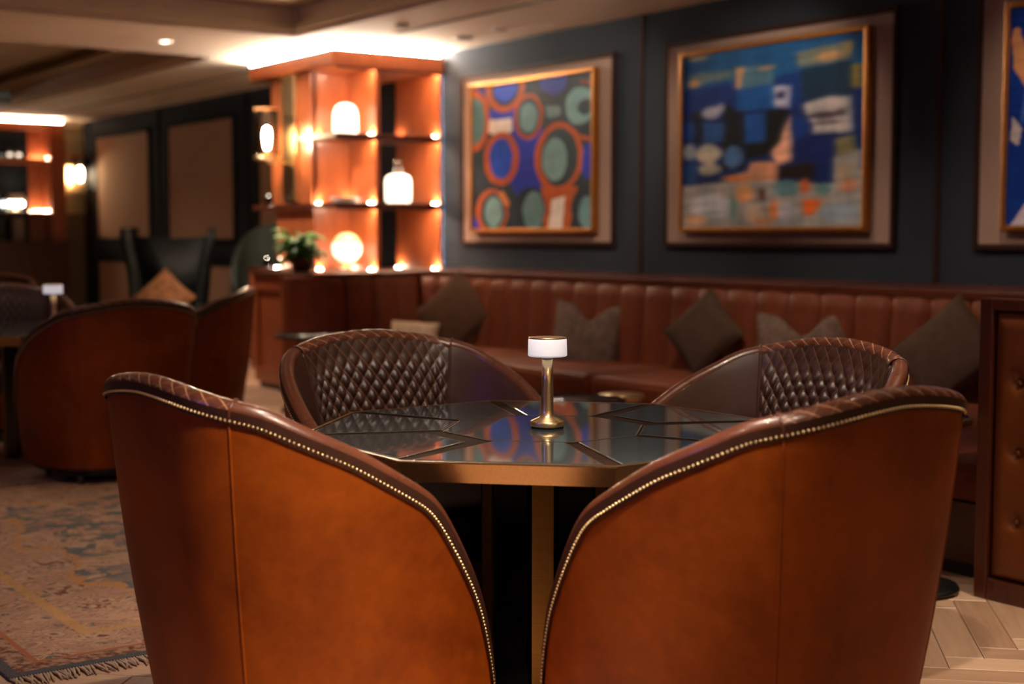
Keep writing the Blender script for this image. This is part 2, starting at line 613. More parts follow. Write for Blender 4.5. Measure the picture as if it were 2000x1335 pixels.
# slots and small discs on the soffit
def slot(x0, x1, y, label):
    t = empty('linear_air_slot', ((x0 + x1) / 2, y, ZC - .0008))
    tag(t, label, 'air vent', 'ceiling air slots')
    h = (x1 - x0) / 2
    box('slot_gap', 'slot_black', t, -h, h, -.028, .028, -.003, 0)
    for s in (-1, 1):
        box('slot_edge', 'tray_paint', t, -h, h, s * .028, s * .040, -.006, 0)
slot(0.75, 6.5, -0.99, 'long dark air slot in the ceiling above the paintings')
slot(-9.2, -1.9, -0.80, 'dark air slot in the far ceiling above the beige wall panels')
for (x, y, r, nm, lab) in ((0.855, -0.42, 0.075, 'ceiling_speaker', 'grey round ceiling disc nearest the lit shelves'),
                           (1.172, -1.19, 0.05, 'smoke_detector', 'small ceiling disc between tray edge and dark air slot'),
                           (1.424, -0.46, 0.05, 'smoke_detector', 'small ceiling disc beside the blue wall')):
    t = empty(nm, (x, y, ZC))
    tag(t, lab, 'ceiling disc')
    MB().lathe([(r, 0), (r, -.012), (r * .8, -.02), (r * .3, -.022), (0.0001, -.022)], 20).build('cover', 'sensor_grey', t)
    MB().lathe([(r * 1.12, 0), (r * 1.12, -.006), (r, -.006)], 20).build('ring', 'tray_paint', t)

# vertical seams on the blue wall
k = 0
for x in (2.587, 5.248, 7.91, 10.57):
    k += 1
    structure(box('trim_%d' % k, 'seam_wood', None, x - .016, x + .016, -0.012, 0, 0.9, ZC))
for x in (-9.32, -6.75, -4.15, -1.75):
    k += 1
    structure(box('trim_%d' % k, 'panel_trim', None, x - .03, x + .03, -0.02, 0, 0.0, ZC))
k += 1
structure(box('trim_%d' % k, 'panel_trim', None, -9.4, -1.75, -0.035, 0, 0.97, 1.08))
structure(box('baseboard_back', 'panel_trim', None, -9.6, -1.8, -0.02, 0, 0, 0.14))
for (x0, x1) in ((-8.98, -7.07), (-6.385, -4.50), (-3.80, -1.92)):
    for (z0, z1) in ((1.205, 2.575), (0.24, 0.88)):
        p = box('wall_panel', 'fabric_panel', wall_back, x0, x1, -0.022, 0, z0, z1, 0.008)
        fr = MB()
        for a in ((x0 - .05, x0, z0 - .05, z1 + .05), (x1, x1 + .05, z0 - .05, z1 + .05)):
            fr.box(a[0], a[1], -0.034, 0, a[2], a[3], .006)
        for a in ((x0, x1, z0 - .05, z0), (x0, x1, z1, z1 + .05)):
            fr.box(a[0], a[1], -0.034, 0, a[2], a[3], .006)
        fr.build('panel_frame', 'panel_trim', p)

# ================================================================== PAINTINGS
ART_CIRCLES = [
    ('e', 0.478, 0.514, 0.168, 0.296, (36, 56, 165)),
    ('e', 0.271, 0.221, 0.169, 0.067, (36, 56, 165)),
    ('e', 0.988, 0.565, 0.084, 0.114, (36, 56, 165)),
    ('e', 0.026, 0.972, 0.06, 0.046, (36, 56, 165)),
    ('e', 0.073, 0.02, 0.088, 0.034, (50, 50, 120)),
    ('e', 0.011, 0.232, 0.146, 0.216, (184, 88, 42)),
    ('e', 0.012, 0.232, 0.102, 0.167, (84, 122, 126)),
    ('e', 0.293, 0.034, 0.171, 0.158, (184, 88, 42)),
    ('e', 0.294, 0.034, 0.123, 0.12, (24, 28, 42)),
    ('e', 0.295, 0.028, 0.098, 0.094, (40, 72, 188)),
    ('e', 0.701, 0.028, 0.143, 0.119, (24, 28, 40)),
    ('e', 0.702, 0.022, 0.11, 0.091, (44, 60, 150)),
    ('e', 0.493, 0.242, 0.121, 0.155, (184, 88, 42)),
    ('e', 0.493, 0.242, 0.096, 0.129, (40, 56, 66)),
    ('e', 0.494, 0.247, 0.075, 0.1, (118, 156, 156)),
    ('e', 0.907, 0.208, 0.112, 0.12, (118, 156, 156)),
    ('e', 0.948, 0.22, 0.06, 0.052, (44, 58, 68)),
    ('p', [(0.639, 0.185), (0.754, 0.197), (0.754, 0.255), (0.691, 0.265), (0.646, 0.256)], (116, 142, 142)),
    ('p', [(0.153, 0.233), (0.345, 0.239), (0.361, 0.329), (0.261, 0.356), (0.143, 0.328)], (236, 222, 208)),
    ('e', 0.258, 0.512, 0.156, 0.189, (184, 88, 42)),
    ('e', 0.256, 0.511, 0.102, 0.144, (34, 82, 196)),
    ('p', [(0.601, 0.716), (0.893, 0.727), (0.826, 1.01), (0.628, 1.009)], (184, 88, 42)),
    ('e', 0.738, 0.53, 0.193, 0.23, (184, 88, 42)),
    ('e', 0.746, 0.53, 0.149, 0.193, (46, 60, 68)),
    ('e', 0.71, 0.544, 0.1, 0.141, (118, 156, 156)),
    ('p', [(0.692, 0.81), (0.796, 0.792), (0.769, 1.01), (0.657, 1.009)], (236, 222, 208)),
    ('e', 0.172, 0.882, 0.145, 0.162, (184, 88, 42)),
    ('e', 0.184, 0.882, 0.113, 0.132, (40, 56, 66)),
    ('e', 0.191, 0.884, 0.081, 0.109, (118, 156, 156)),
    ('e', 0.507, 0.86, 0.129, 0.143, (34, 46, 58)),
    ('e', 0.537, 0.883, 0.088, 0.134, (98, 134, 138)),
    ('e', 0.953, 0.875, 0.111, 0.137, (34, 46, 58)),
    ('e', 0.968, 0.9, 0.07, 0.106, (98, 134, 138)),
    ('p', [(0.867, 0.391), (1.0, 0.422), (1.0, 0.445), (0.879, 0.418)], (184, 88, 42)),
    ('p', [(0.902, 0.046), (0.998, 0.048), (0.998, 0.075), (0.902, 0.067)], (120, 66, 50)),
    ('p', [(0.274, 0.737), (0.324, 0.806), (0.331, 0.851), (0.289, 0.839), (0.232, 0.758)], (214, 130, 70)),
]
ART_BLOCKS = [
    ('p', [(-0.017, -0.013), (1.005, -0.008), (1.009, 0.177), (-0.015, 0.212)], (22, 82, 134)),
    ('p', [(-0.015, 0.201), (1.008, 0.167), (1.016, 0.588), (-0.009, 0.767)], (14, 34, 88)),
    ('p', [(-0.015, 0.201), (0.315, 0.183), (0.317, 0.356), (-0.014, 0.336)], (16, 46, 112)),
    ('p', [(0.033, 0.111), (0.291, 0.107), (0.292, 0.159), (0.04, 0.174)], (96, 116, 118)),
    ('e', 0.064, 0.165, 0.039, 0.02, (206, 156, 96)),
    ('e', 0.092, 0.019, 0.072, 0.011, (176, 150, 100)),
    ('p', [(0.314, 0.097), (0.538, 0.111), (0.539, 0.22), (0.327, 0.228)], (74, 110, 130)),
    ('p', [(0.314, 0.103), (0.37, 0.105), (0.344, 0.23), (0.324, 0.228)], (206, 148, 98)),
    ('e', 0.5, 0.124, 0.048, 0.01, (206, 148, 98)),
    ('p', [(0.327, 0.228), (0.534, 0.22), (0.557, 0.358), (0.328, 0.348)], (18, 82, 150)),
    ('p', [(0.657, 0.065), (0.943, 0.039), (0.938, 0.138), (0.663, 0.144)], (116, 120, 108)),
    ('e', 0.927, 0.078, 0.015, 0.041, (206, 156, 76)),
    ('e', 0.826, 0.104, 0.068, 0.022, (186, 140, 92)),
    ('p', [(0.679, 0.157), (0.933, 0.138), (0.936, 0.325), (0.686, 0.319)], (18, 46, 70)),
    ('p', [(0.555, 0.18), (0.679, 0.165), (0.687, 0.339), (0.62, 0.374), (0.555, 0.232)], (14, 50, 118)),
    ('p', [(0.06, 0.332), (0.12, 0.332), (0.122, 0.51), (0.061, 0.511)], (12, 14, 26)),
    ('p', [(0.254, 0.296), (0.328, 0.346), (0.373, 0.372), (0.377, 0.673), (0.241, 0.677)], (12, 13, 24)),
    ('p', [(0.493, 0.357), (0.625, 0.364), (0.57, 0.536), (0.518, 0.596), (0.387, 0.62), (0.386, 0.534), (0.496, 0.531)], (9, 9, 13)),
    ('p', [(0.534, 0.232), (0.631, 0.233), (0.626, 0.356), (0.538, 0.347)], (176, 170, 190)),
    ('e', 0.577, 0.285, 0.021, 0.023, (30, 34, 78)),
    ('e', 0.178, 0.343, 0.061, 0.035, (168, 166, 188)),
    ('e', 0.231, 0.321, 0.023, 0.027, (168, 166, 188)),
    ('p', [(0.126, 0.394), (0.255, 0.405), (0.256, 0.516), (0.131, 0.51)], (34, 82, 140)),
    ('p', [(0.373, 0.377), (0.495, 0.362), (0.496, 0.533), (0.375, 0.535)], (22, 76, 148)),
    ('e', 0.042, 0.442, 0.039, 0.067, (24, 60, 130)),
    ('p', [(0.641, 0.376), (0.713, 0.444), (0.715, 0.526), (0.643, 0.541)], (16, 52, 128)),
    ('p', [(0.627, 0.383), (0.641, 0.647), (0.561, 0.663), (0.518, 0.598), (0.57, 0.536)], (228, 166, 136)),
    ('p', [(0.688, 0.345), (0.772, 0.323), (0.942, 0.324), (0.955, 0.514), (0.745, 0.506), (0.749, 0.457), (0.713, 0.403)], (176, 166, 164)),
    ('e', 0.821, 0.413, 0.103, 0.018, (70, 60, 72)),
    ('e', 0.899, 0.391, 0.038, 0.008, (90, 76, 84)),
    ('e', 0.822, 0.454, 0.069, 0.008, (60, 50, 58)),
    ('p', [(0.936, 0.17), (0.997, 0.166), (0.994, 0.292), (0.941, 0.288)], (138, 124, 66)),
    ('p', [(0.945, 0.297), (0.999, 0.293), (0.999, 0.579), (0.964, 0.586)], (14, 40, 104)),
    ('p', [(0.863, 0.539), (0.959, 0.525), (0.981, 0.625), (0.865, 0.632)], (126, 116, 80)),
    ('p', [(0.653, 0.524), (0.858, 0.529), (0.84, 0.779), (0.758, 0.756), (0.757, 0.672), (0.656, 0.668)], (14, 32, 92)),
    ('p', [(0.572, 0.674), (0.757, 0.662), (0.758, 0.745), (0.573, 0.739)], (34, 14, 14)),
    ('p', [(-0.01, 0.755), (0.433, 0.74), (0.858, 0.778), (0.855, 0.637), (0.997, 0.606), (1.005, 1.016), (-0.007, 1.011)], (158, 152, 146)),
    ('e', 0.163, 0.579, 0.078, 0.058, (198, 184, 164)),
    ('e', 0.043, 0.56, 0.041, 0.049, (156, 162, 168)),
    ('e', 0.31, 0.607, 0.059, 0.067, (72, 108, 154)),
    ('e', 0.17, 0.668, 0.075, 0.033, (166, 158, 140)),
    ('e', 0.051, 0.679, 0.056, 0.079, (30, 66, 120)),
    ('p', [(0.23, 0.72), (0.388, 0.695), (0.41, 0.642), (0.561, 0.646), (0.565, 0.747), (0.411, 0.752)], (206, 142, 106)),
    ('e', 0.321, 0.73, 0.068, 0.015, (216, 120, 60)),
    ('p', [(0.456, 0.789), (0.499, 0.785), (0.495, 0.854), (0.462, 0.858)], (90, 50, 48)),
    ('e', 0.615, 0.794, 0.075, 0.044, (98, 138, 144)),
    ('e', 0.809, 0.801, 0.043, 0.032, (92, 132, 134)),
    ('e', 0.713, 0.782, 0.026, 0.043, (206, 96, 50)),
    ('p', [(0.697, 0.856), (0.812, 0.857), (0.756, 0.94), (0.713, 0.942)], (220, 102, 40)),
    ('e', 0.544, 0.913, 0.019, 0.055, (224, 116, 48)),
    ('e', 0.183, 0.884, 0.13, 0.067, (184, 186, 190)),
    ('e', 0.089, 0.961, 0.085, 0.028, (216, 164, 128)),
    ('e', 0.378, 0.813, 0.051, 0.054, (214, 150, 100)),
    ('e', 0.312, 0.887, 0.025, 0.076, (108, 140, 128)),
    ('e', 0.628, 0.925, 0.058, 0.054, (186, 180, 186)),
    ('e', 0.435, 0.933, 0.055, 0.054, (206, 174, 150)),
    ('e', 0.888, 0.93, 0.097, 0.05, (150, 162, 172)),
    ('e', 0.934, 0.786, 0.043, 0.04, (214, 140, 104)),
    ('e', 0.909, 0.72, 0.038, 0.05, (176, 152, 124)),
    ('e', 0.48, 0.976, 0.054, 0.021, (200, 140, 100)),
]
ART_LEAVES = [
    ('p', [(0.006, 0.094), (0.033, 0.085), (0.061, 0.197), (0.065, 0.281), (0.063, 0.367), (0.011, 0.279)], (206, 140, 92)),
    ('p', [(0.012, 0.496), (0.055, 0.557), (0.041, 0.634), (0.009, 0.606)], (196, 178, 178)),
    ('p', [(0.008, 1.007), (0.096, 0.864), (0.101, 1.008)], (198, 180, 190)),
    ('p', [(0.063, 0.365), (0.075, 0.409), (0.057, 0.534), (0.043, 0.511)], (60, 100, 170)),
    ('p', [(0.066, 0.124), (0.081, 0.116), (0.087, 0.41), (0.076, 0.388)], (26, 66, 150)),
]


def art_colors(items, base_fn, nx, nz, w, h, wob=0.008, seed=1, smear=False):
    A, B = np.meshgrid(np.linspace(0, 1, nx), np.linspace(0, 1, nz))
    r = np.random.RandomState(seed)
    def smooth_noise(fa, fb, amp):
        out = np.zeros_like(A)
        for _ in range(6):
            ka, kb, ph = r.uniform(-fa, fa), r.uniform(-fb, fb), r.uniform(0, 6.28)
            out += np.sin(ka * A + kb * B + ph)
        return out * amp / 6
    Aw = A + smooth_noise(60, 60, wob)
    Bw = B + smooth_noise(60, 60, wob)
    C = base_fn(A, B).astype(float)
    for it in items:
        if it[0] == 'e':
            _, cx, cy, rx, ry, c = it
            m = ((Aw - cx) / rx) ** 2 + ((Bw - cy) / ry) ** 2 < 1
        else:
            _, pts, c = it
            m = np.zeros(A.shape, bool)
            n_ = len(pts)
            for i in range(n_):
                (xa, ya), (xb, yb) = pts[i], pts[(i + 1) % n_]
                if abs(yb - ya) < 1e-9:
                    continue
                cond = ((ya > Bw) != (yb > Bw)) & (Aw < (xb - xa) * (Bw - ya) / (yb - ya) + xa)
                m ^= cond
        C[m] = np.array(c)
    if smear:      # dragged, half-mixed paint
        for k_ in (2, -3, 5):
            j_ = np.clip(np.arange(nx) + k_, 0, nx - 1)
            C = .74 * C + .26 * C[:, j_]
        i_ = np.clip(np.arange(nz) + 2, 0, nz - 1)
        C = .75 * C + .25 * C[i_]
        blot = smooth_noise(40, 30, 0.35)
        C = C * (1 + blot[..., None] * np.array([.5, .35, .3]))
    # brush strokes
    st = smooth_noise(25, 160, 0.10) + smooth_noise(140, 40, 0.06) + r.normal(0, 0.02, A.shape)
    C = np.clip(C * (1 + st[..., None]), 0, 255) / 255.0
    C = np.where(C <= 0.04045, C / 12.92, ((C + 0.055) / 1.055) ** 2.4)
    return C

def paint_mat():
    t = NT('oil_paint')
    a = t.add('ShaderNodeVertexColor', layer_name='Col')
    n = t.noise(55, 4, 0.6, t.mapping(t.coord(), (1, 1, 2.5)))
    t.set(base=a.outputs[0], rough=0.6, spec=0.15)
    t.bump(n, 0.25, 0.004)
    M['oil_paint'] = t.m
paint_mat()

def picture(x0, label, items, base_fn, seed):
    """x0 = left edge of the linen mat; every picture is 2.02 x 1.38 m"""
    W, z0, z1 = 2.02, 1.198, 2.578
    t = empty('framed_painting', (x0, 0, z0))
    tag(t, label, 'painting', 'large paintings on the blue wall')
    H_ = z1 - z0
    fr = MB()
    e = .035
    fr.box(-e, 0, -.035, 0, -e, H_ + e, .006).box(W, W + e, -.035, 0, -e, H_ + e, .006)
    fr.box(0, W, -.035, 0, -e, 0, .006).box(0, W, -.035, 0, H_, H_ + e, .006)
    fr.build('outer_frame', 'seam_wood', t)
    box('mat_board', 'mat_linen', t, 0, W, -.02, 0, 0, H_)
    # canvas sits proud of the mat
    a0, a1, b0, b1 = 0.215, 1.84, 0.104, 1.286
    g = .034
    gf = MB()
    gf.box(a0 - g, a0, -.085, -.02, b0 - g, b1 + g, .008).box(a1, a1 + g, -.085, -.02, b0 - g, b1 + g, .008)
    gf.box(a0, a1, -.085, -.02, b0 - g, b0, .008).box(a0, a1, -.085, -.02, b1, b1 + g, .008)
    gf.build('gold_frame', 'gold_frame', t)
    nx, nz = 200, 150
    C = art_colors(items, base_fn, nx, nz, a1 - a0, b1 - b0, 0.006, seed, smear=(seed == 5))
    X, Z = np.meshgrid(np.linspace(a0, a1, nx), np.linspace(b1, b0, nz))
    P = np.stack([X, np.full_like(X, -.068), Z], -1)
    mb = MB().grid(P, smooth=False, flip=True)
    back = len(mb.v)
    mb.add([(a0, -.02, b1), (a1, -.02, b1), (a1, -.02, b0), (a0, -.02, b0)], [(0, 1, 2, 3)])
    o = mb.build('canvas', 'oil_paint', t)
    ca_ = o.data.color_attributes.new('Col', 'FLOAT_COLOR', 'POINT')
    buf = np.ones((len(o.data.vertices), 4), np.float32)
    buf[:nx * nz, :3] = C.reshape(-1, 3)
    ca_.data.foreach_set('color', buf.ravel())
    return t

def base_slate(A, B):
    C = np.zeros(A.shape + (3,)); C[:] = (38, 50, 60); return C
def base_blocks(A, B):
    C = np.zeros(A.shape + (3,)); C[:] = (20, 40, 90); return C
def base_leaf(A, B):
    C = np.zeros(A.shape + (3,)); C[:] = (16, 52, 132)
    m = ((A - .35) / .27) ** 2 + ((B - .45) / .38) ** 2 < 1
    C[m] = (26, 74, 160)
    m = ((A - .55) / .12) ** 2 + ((B - .5) / .42) ** 2 < 1
    C[m] = (196, 130, 84)
    m = ((A - .8) / .13) ** 2 + ((B - .6) / .3) ** 2 < 1
    C[m] = (190, 176, 182)
    return C
picture(0.25, 'large painting of orange rings with teal and blue ovals, beside the lit shelves', ART_CIRCLES, base_slate, 3)
picture(2.898, 'large painting of patchy blue, black, white and orange blocks', ART_BLOCKS, base_blocks, 5)
picture(5.546, 'dark blue painting with tan leaf shape, cut off by the photo edge', ART_LEAVES, base_leaf, 8)

# ================================================================== TUB CHAIRS
CA, CB, CN, CPH = 0.4384, 0.4292, 0.5739, 2.59
KN = [0, .3, .5, .7, .88, 1.0]
KZ = [.940, .883, .789, .659, .387, .112]

def rim_height(s):
    """piecewise slopes of the rim, rounded off where they meet"""
    g = np.linspace(0, 1.3, 2601)
    kn, kz = KN + [1.3], KZ + [KZ[-1] + .3 * (KZ[-1] - KZ[-2]) / .12]
    z = np.interp(g, kn, kz)
    full = np.r_[2 * z[0] - z[:0:-1], z]          # odd extension keeps the slope at the ends
    k = np.hanning(261)
    sm = np.convolve(full, k / k.sum(), 'same')[len(z) - 1:]
    return np.interp(s, g, sm)

def rim_curve(n):
    s = np.linspace(-1, 1, 6001)
    s = np.sign(s) * np.abs(s) ** 1.7
    ph = s * CPH
    x = CA * np.sign(np.sin(ph)) * np.abs(np.sin(ph)) ** CN
    y = -CB * np.cos(ph)
    z = rim_height(np.abs(s))
    P = np.stack([x, y, z], -1)
    L = np.r_[0, np.cumsum(np.linalg.norm(np.diff(P, axis=0), axis=1))]
    l = np.linspace(0, L[-1], n)
    Q = np.stack([np.interp(l, L, P[:, i]) for i in range(3)], -1)
    S = np.interp(l, L, s)
    for _ in range(3):
        Q[1:-1] = (Q[:-2] + 2 * Q[1:-1] + Q[2:]) / 4
    T = np.gradient(Q, axis=0)
    T /= np.linalg.norm(T, axis=1)[:, None]
    t2 = np.gradient(Q[:, :2], axis=0)
    # horizontal outward normal from the plan direction (smoothed)
    ns = np.stack([t2[:, 1], -t2[:, 0]], -1)
    ns /= np.linalg.norm(ns, axis=1)[:, None] + 1e-9
    for _ in range(6):
        ns[1:-1] = (ns[:-2] + 2 * ns[1:-1] + ns[2:]) / 4
        ns /= np.linalg.norm(ns, axis=1)[:, None]
    N_ = np.c_[ns, np.zeros(n)]
    B_ = np.cross(N_, T)
    B_ /= np.linalg.norm(B_, axis=1)[:, None]
    return Q, N_, B_, T, l - L[-1] / 2, S

SEAM = 0.222
ZB = 0.09

def make_chair(label):
    root = empty('tub_chair')
    tag(root, label, 'chair')
    n = 241
    Q, N_, B_, T, U, S = rim_curve(n)
    # outer shell of tan leather
    E_ = Q - B_ * .039 - N_ * .006
    rows = 22
    P = np.zeros((rows, n, 3))
    for i in range(rows):
        v = i / (rows - 1)
        z = E_[:, 2] * (1 - v) + min(ZB, 9) * v
        k = 1 - .30 * (E_[:, 2] - z)
        bul = .012 * np.sin(np.pi * v) * np.clip((E_[:, 2] - ZB) / .8, 0, 1)
        P[i, :, 0] = E_[:, 0] * k + N_[:, 0] * bul
        P[i, :, 1] = E_[:, 1] * k + N_[:, 1] * bul
        P[i, :, 2] = z
    MB().grid(P, flip=False).build('outer_shell', 'tan_leather', root)
    base_outline = P[-1, :, :2]
    # raised welts where the back meets the sides
    for sg in (-1, 1):
        j = int(np.argmin(np.abs(S - sg * SEAM)))
        w = MB().tube([P[i, j] + N_[j] * .0005 for i in range(rows)], .0032, 6)
        w.build('outer_welt', 'tan_leather', root)
    # rolled rim: quilted over the back, plain along both arms
    seg = 15
    def roll(j0, j1, mat, name, rx, rz, amp):
        js = np.arange(j0, j1 + 1)
        G = np.zeros((seg, len(js), 3)); UVs = np.zeros((seg, len(js), 2))
        for a in range(seg):
            th = math.pi * (-.30 + 1.50 * a / (seg - 1))     # from the outer foot over the top to the inside
            c = Q[js] - B_[js] * rz - N_[js] * rx
            puff = 1.0
            if amp:
                q = U[js] / .052 + a * .22
                puff = 1 + amp * (np.abs(np.sin(np.pi * q)) ** .5 - 1)
                puff = puff[:, None]
            G[a] = c + (N_[js] * math.cos(th) * rx + B_[js] * math.sin(th) * rz) * puff
            UVs[a, :, 0] = U[js] / .052
            UVs[a, :, 1] = a * .22
        MB().grid(G, UVs, flip=False).build(name, mat, root)
        return G
    jl = int(np.argmin(np.abs(S + SEAM))); jr = int(np.argmin(np.abs(S - SEAM)))
    roll(jl, jr, 'stitched_leather', 'back_roll', .026, .025, .10)
    roll(0, jl, 'roll_leather', 'arm_roll', .023, .022, 0)
    roll(jr, n - 1, 'roll_leather', 'arm_roll', .023, .022, 0)
    for j in (jl, jr):      # seam cord over the roll
        c = Q[j] - B_[j] * .025 - N_[j] * .026
        pts = [c + N_[j] * math.cos(th) * .0275 + B_[j] * math.sin(th) * .0265 for th in np.linspace(-.9, math.pi + .6, 18)]
        MB().tube(pts, .0035, 6).build('roll_seam', 'roll_leather', root)
    # flat band under the roll, carries the nails
    band = np.stack([Q - B_ * .020 + N_ * .0015, Q - B_ * .050 - N_ * .0015])
    nail_band = MB().grid(band, flip=False).build('nail_band', 'brown_leather', root)
    # nail heads, 7.5 mm, real domes in one part
    L = U[-1] - U[0]
    cnt = int(L / .0110)
    nb = MB()
    for i in range(cnt):
        u = U[0] + (i + .5) * L / cnt
        f = np.array([np.interp(u, U, Q[:, a]) for a in range(3)])
        nn = np.array([np.interp(u, U, N_[:, a]) for a in range(3)])
        bb = np.array([np.interp(u, U, B_[:, a]) for a in range(3)])
        tt = np.cross(bb, nn)
        c = f - bb * .0415
        if c[2] < .1:
            continue
        v, fa = [], []
        r0 = .0035
        for (rr, hh) in ((1.0, 0.0), (.78, .0024), (.35, .0038)):
            for q in range(6):
                an = q * math.pi / 3
                v.append(c + (tt * math.cos(an) + bb * math.sin(an)) * r0 * rr + nn * hh)
        for a in range(2):
            for q in range(6):
                p = (q + 1) % 6
                fa.append((a * 6 + q, a * 6 + p, a * 6 + 6 + p, a * 6 + 6 + q))
        fa.append(tuple(range(12, 18)))
        nb.add(v, fa, smooth=True)
    o = nb.build('nailhead_trim', 'nail_brass', nail_band)
    o['kind'] = 'stuff'
    o['label'] = 'row of small bright brass nail heads'
    # inside: quilted back, plain sides
    def inner(j0, j1, cols, rws, mat, name, quilted):
        jf = np.linspace(j0, j1, cols)
        f = lambda A: np.stack([np.interp(jf, np.arange(n), A[:, i]) for i in range(3)], -1)
        q, nn, bb = f(Q), f(N_), f(B_)
        uu = np.interp(jf, np.arange(n), U)
        top = q - bb * .020 - nn * .046
        zb = np.minimum(.40, np.maximum(top[:, 2] - .02, ZB + .015))
        G = np.zeros((rws, cols, 3)); UVs = np.zeros((rws, cols, 2))
        for i in range(rws):
            v = i / (rws - 1)
            z = top[:, 2] * (1 - v) + zb * v
            dz = top[:, 2] - z
            k = 1 - .30 * dz
            off = .028 * np.clip(dz / .18, 0, 1) ** .7 * np.clip((top[:, 2] - .2) / .4, 0, 1)
            depth = dz
            if quilted:
                d = .052
                a, b = (uu / d + depth / d * .8), (uu / d - depth / d * .8)
                puff = (np.abs(np.sin(np.pi * a)) * np.abs(np.sin(np.pi * b))) ** .55
                amp = .003 + .013 * np.clip((depth - .05) / .06, 0, 1)
                edge = np.clip((uu - uu[0]) / .03, 0, 1) * np.clip((uu[-1] - uu) / .03, 0, 1)
                off = off + amp * puff * edge
                UVs[i, :, 0] = uu / d
                UVs[i, :, 1] = depth / d * .8
            G[i, :, 0] = top[:, 0] * k - nn[:, 0] * off
            G[i, :, 1] = top[:, 1] * k - nn[:, 1] * off
            G[i, :, 2] = z
        MB().grid(G, UVs, flip=True).build(name, mat, root)
        return G
    Gq = inner(jl, jr, 190, 96, 'quilted_leather', 'quilted_back', True)
    Ga = inner(0, jl, 70, 24, 'brown_leather', 'arm_lining', False)
    Gb = inner(jr, n - 1, 70, 24, 'brown_leather', 'arm_lining', False)
    for col in (Gq[:, 0], Gq[:, -1]):
        MB().tube([tuple(p) for p in col[::3]], .0055, 6).build('inner_welt', 'brown_leather', root)
    # seat cushion fills the tub
    inn = Gq[-1], Ga[-1], Gb[-1]
    outline = []
    for a in np.linspace(-CPH, CPH, 60):
        sx = CA * np.sign(math.sin(a)) * abs(math.sin(a)) ** .75
        outline.append((sx * .70, -CB * math.cos(a) * .72))
    prof = [(1.0, .27), (1.02, .33), (1.02, .40), (.97, .44), (.88, .455), (.5, .465), (.001, .468)]
    G = np.array([[(x * s_, y * s_, z) for x, y in outline + outline[:1]] for s_, z in prof])
    MB().grid(G, flip=False).build('seat_cushion', 'brown_leather', root)
    # front rail under the seat and a recessed plinth
    a, b = base_outline[0], base_outline[-1]
    zt = .30
    fr = []
    for t in np.linspace(0, 1, 13):
        x = a[0] * (1 - t) + b[0] * t
        y = (a[1] * (1 - t) + b[1] * t) + .03 * math.sin(math.pi * t) - .035
        fr.append((x * .97, y))
    G = np.array([[(x, y - (.02 if z > .27 else 0), z) for x, y in fr] for z in (ZB, .16, .26, zt)])
    MB().grid(G, flip=True).build('front_rail', 'tan_leather', root)
    pl = [(x * .90, y * .90) for x, y in base_outline[::6]]
    pl = pl[::-1] if sum(pl[i][0] * pl[(i + 1) % len(pl)][1] - pl[(i + 1) % len(pl)][0] * pl[i][1] for i in range(len(pl))) < 0 else pl
    plinth = MB().prism(pl, .055, .10).build('plinth', 'black_metal', root)
    for (x, y) in ((-.23, -.22), (.23, -.22), (-.23, .24), (.23, .24)):
        MB().lathe([(.0001, 0), (.018, 0), (.026, .06), (.0001, .06)], 10, (x, y, 0)).build('foot', 'foot_wood', plinth)
    return root

CHAIRS = [
    (7.507, -5.300, 94.3, 'tan tub chair with nail-studded rim, left foreground, seen from its side'),
    (8.298, -4.568, -177.0, 'tan tub chair with nail-studded rim, right foreground, beside the herringbone floor'),
    (6.930, -4.565, -1.0, 'brown tub chair behind the glass table, its diamond-quilted back facing us, left of the lamp'),
    (7.656, -3.968, -93.8, 'brown tub chair behind the glass table, quilted back glinting, right of the lamp'),
    (3.42, -4.34, -178.0, 'tan tub chair turned away beyond the rug, in front of the small far lamp'),
    (2.44, -3.52, -126.0, 'dark tub chair in the background right beside the wooden cabinet end'),
    (1.62, -4.33, -14.0, 'quilted brown tub chair behind the far table at the left photo edge'),
    (-1.05, -3.80, -40.0, 'farthest tub chair, only its pale-lit rim showing at the left photo edge'),
]
chair0 = None
for (x, y, deg, lab) in CHAIRS:
    if chair0 is None:
        c = chair0 = make_chair(lab)
    else:
        c = copy_tree(chair0)
    c.location = (x, y, 0)
    c.rotation_euler = (0, 0, R(deg - 90))
    c['label'] = lab
    c['group'] = 'tub chairs around the lounge tables'

# ================================================================== OCTAGON TABLES
TZ = .7293
def octo(r, rot=22.5):
    return [(r * math.cos(R(rot + 45 * i)), r * math.sin(R(rot + 45 * i))) for i in range(8)]

